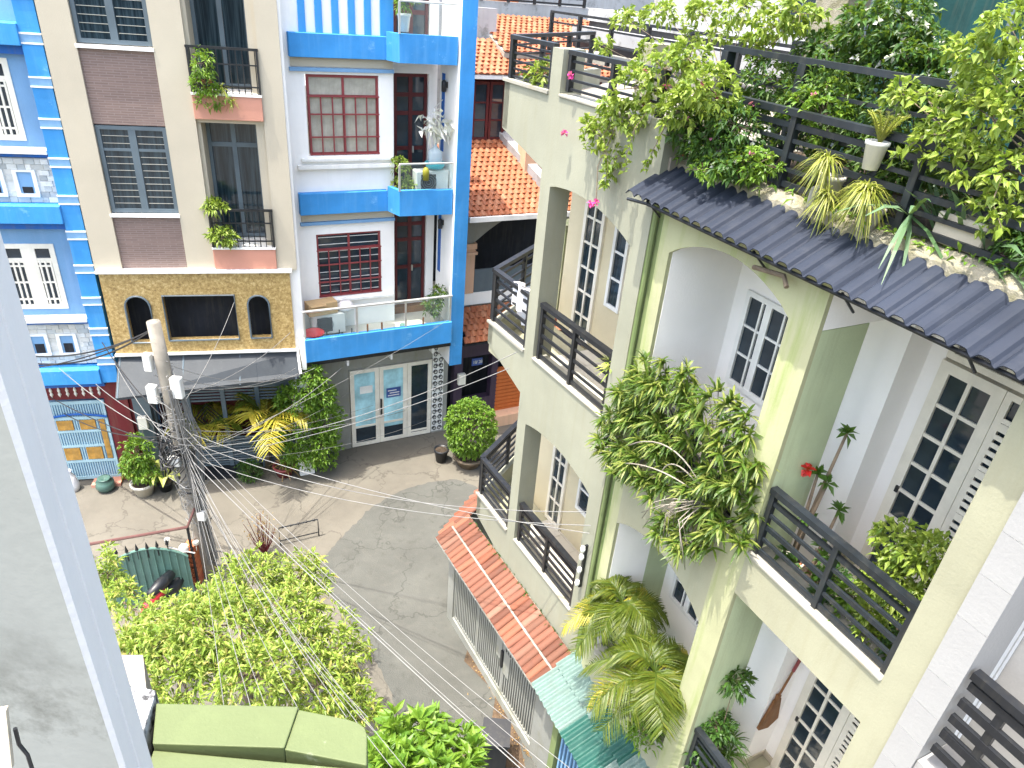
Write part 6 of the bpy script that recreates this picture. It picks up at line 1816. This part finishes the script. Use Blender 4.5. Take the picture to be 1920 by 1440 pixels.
# brick stub at the pole foot
o = plant('brick_pier', 'orange red brick pier at the foot of the utility pole', 'pier', (-6.18, 10.72, 0))
for r in range(16):
    for c in range(2):
        y0 = 10.62 + (.0 if r % 2 else -.03)
        bp('brick', o, M['redbrick'], -6.36 + .11 * c, -6.26 + .11 * c, y0, y0 + .2, .01 + r * .065, .068 + r * .065)
# green yard gate with a red top rail
GA, GB_ = Vector((*(-7.792, 9.874, 1.55)[:2], 0)), Vector((*(-6.182, 10.589, 1.55)[:2], 0))
o = plant('yard_fence', 'red topped yard fence with spear points around a curved green gate', 'fence', GA)
b = MB(); b.tube([GA + Vector((0, 0, 1.6)), GB_ + Vector((0, 0, 1.6))], .03, 6); b.tube([GB_ + Vector((0, 0, 1.6)), GB_ + Vector((.12, .18, 1.95))], .025, 6); b.build('top_rail', M['rustrail'], o)
for t_ in (0.0, 1.0):
    c = GA.lerp(GB_, t_); b = MB(); b.tube([c, c + Vector((0, 0, 1.6))], .03, 6); b.build('post', M['rail'], o)
for i in range(7):
    c = GA.lerp(GB_, .2 + .1 * i) + Vector((.06, -.22, 0))
    b = MB(); b.tube([c + Vector((0, 0, 1.2)), c + Vector((0, 0, 1.42)), c + Vector((0, 0, 1.45)), c + Vector((0, 0, 1.6))], [.01, .01, .035, .002], 6); b.build('spear_point', M['rail'], o)
dgt = (GB_ - GA).normalized()
gz = lambda t: 1.05 + .38 * math.sin(PI * min(1, max(0, t))) ** .8
b = MB(); b.tube([GA.lerp(GB_, .12 + .86 * t) + Vector((.06, -.22, gz(t))) for t in np.linspace(0, 1, 14)], .025, 6)
gg = b.build('gate', M['greengate'], o)
b = MB()
n_ = 14
for i in range(n_ + 1):
    t = i / n_; c = GA.lerp(GB_, .12 + .86 * t) + Vector((.06, -.21, 0))
    b.add([tuple(c + Vector((0, 0, .05))), tuple(c + Vector((0, 0, gz(t))))], [])
b.f = [(2 * i, 2 * i + 2, 2 * i + 3, 2 * i + 1) for i in range(n_)]; b.m = [0] * n_
b.build('gate_sheet', M['greengate'], gg)
for i in range(12):
    t = (i + .5) / 12; c = GA.lerp(GB_, .12 + .86 * t) + Vector((.06, -.235, 0))
    b = MB(); b.tube([c + Vector((0, 0, .08)), c + Vector((0, 0, gz(t) - .02))], .013, 5); b.build('gate_bar', M['greengate'], gg)
# parked motorbike half hidden behind the tree
mc = Vector((-6.447, 10.108, 0.5)); mc.z = 0
o = plant('motorbike', 'parked motorbike with a red rear half hidden by the lime green tree', 'motorbike', mc)
def wheel(c):
    b = MB(); b.tube([c + Vector((0.26 * math.cos(t) * .3, .26 * math.cos(t), .26 * math.sin(t))) for t in np.linspace(0, 2 * PI, 20)], .045, 6)
    w = b.build('wheel', M['rail'], o)
    b = MB()
    for k_ in range(6):
        a = PI * k_ / 6; v_ = Vector((.07 * math.cos(a), .24 * math.cos(a), .24 * math.sin(a))); b.tube([c - v_, c + v_], .008, 4)
    b.build('spokes', M['steel'], w)
wheel(mc + Vector((.1, .55, .28))); wheel(mc + Vector((-.12, -.55, .28)))
b = MB(); b.tube([mc + Vector(p) for p in ((.1, .5, .85), (.06, .35, .5), (0, 0, .38), (-.06, -.3, .5))], [.05, .1, .15, .12], 8); b.build('frame', M['rail'], o, True)
b = MB(); b.tube([mc + Vector(p) for p in ((.0, .05, .72), (-.05, -.25, .76), (-.1, -.6, .8))], [.1, .13, .08], 8); b.build('seat', M['rail'], o, True)
b = MB(); b.tube([mc + Vector(p) for p in ((-.06, -.3, .62), (-.1, -.55, .66), (-.14, -.85, .6))], [.13, .12, .05], 8); b.build('rear_fairing', M['red'], o, True)
b = MB(); b.tube([mc + Vector(p) for p in ((.12, .42, .95), (.1, .5, 1.0), (.08, .6, .8))], [.07, .11, .05], 8); b.build('front_fairing', M['boxgrey'], o, True)
b = MB(); b.tube([mc + Vector((-.2, .48, 1.02)), mc + Vector((.1, .45, .98)), mc + Vector((.38, .38, 1.02))], .016, 6); b.build('handlebar', M['steel'], o)
for s_ in (-.2, .38):
    b = MB(); b.tube([mc + Vector((s_, .46, 1.02)), mc + Vector((s_, .48, 1.2))], .008, 5); b.lathe([(0, 1.17), (.06, 1.18), (.06, 1.24), (0, 1.25)], mc.x + s_, mc.y + .48, 10); b.build('mirror', M['steel'], o)
# bent wire frame standing on the pavement
FA, FB_ = (-4.917, 11.989, 0.0), (-4.154, 12.393, 0.0)
o = plant('metal_stand', 'thin dark metal frame standing on the pale pavement', 'stand', FA)
FAv, FBv = Vector(FA), Vector(FB_)
b = MB(); b.tube([FAv, FAv + Vector((0, 0, .5)), FBv + Vector((0, 0, .5)), FBv], .016, 6); b.build('frame', M['rail'], o)
b = MB(); b.tube([FAv + Vector((0, 0, .12)), FBv + Vector((0, 0, .12))], .012, 6); b.build('cross_bar', M['rail'], o)
for i in range(5):
    c = FAv.lerp(FBv, .1 + .2 * i); b = MB(); b.lathe([(0, .47), (.02, .48), (.02, .53), (0, .54)], c.x, c.y, 6); b.build('knob', M['rail'], o)
# dry red twig bush
c0 = Vector((-5.151, 11.647, 0.0))
o = plant('dry_bush', 'dry reddish twig bush behind the lime green tree', 'bush', c0)
b = MB()
for i in range(26):
    e = c0 + Vector((rng.normal() * .16, rng.normal() * .16, rng.uniform(.5, 1.15))); b.tube([c0, c0.lerp(e, .5) + Vector((rng.normal() * .05, 0, 0)), e], [.012, .008, .004], 4)
b.build('twigs', M['redwall'], o)
b = MB(); C_ = np.array([c0 + Vector((rng.normal() * .15, rng.normal() * .15, rng.uniform(.5, 1.1))) for _ in range(110)]); b.blades(C_, rng.normal(size=(110, 3)), .06, .03); f = b.build('leaves', M['dryleaf'], o); f['kind'] = 'stuff'
# soil, litter and a green bin near the white fence foot
g = MB(); sp_ = [(-0.358, 9.942, 0.0)[:2], (-0.107, 9.51, 0.0)[:2], (0.524, 8.335, 0.0)[:2], (0.798, 7.248, 0.0)[:2], (0.258, 7.198, 0.0)[:2], (0.137, 7.62, 0.0)[:2], (0.212, 8.638, -0.0)[:2], (-0.452, 9.284, 0.0)[:2]]
g.add([(x, y, .012) for x, y in sp_], [tuple(range(len(sp_)))]); tag(g.build('soil_strip', M['soil']), kind='structure')
bc = Vector((0.252, 7.292, 0.0))
o = plant('bin', 'dark green bin on the soil strip by the white fence', 'bin', bc)
b = MB(); b.slab([(bc.x - .2, bc.y - .2), (bc.x + .2, bc.y - .2), (bc.x + .2, bc.y + .2), (bc.x - .2, bc.y + .2)], 0, .75); b.build('body', M['rail'], o)
b = MB(); b.slab([(bc.x - .23, bc.y - .23), (bc.x + .23, bc.y - .23), (bc.x + .23, bc.y + .23), (bc.x - .23, bc.y + .23)], .752, [.8, .8, .86, .86]); b.build('lid', M['rail'], o)
b = MB(); q = 260
C_ = np.stack([rng.uniform(-.3, .9, q), rng.uniform(7.4, 9.4, q), np.full(q, .02)], 1); C_[:, 0] = .1 + (9.0 - C_[:, 1]) * .52 + rng.normal(size=q) * .12
b.blades(C_, rng.normal(size=(q, 3)) * np.array([1, 1, .15]), rng.uniform(.03, .07, q), .03); tag(b.build('leaf_litter', M['dryleaf']), 'scattered dry leaves along the foot of the white fence', 'leaves', kind='stuff')
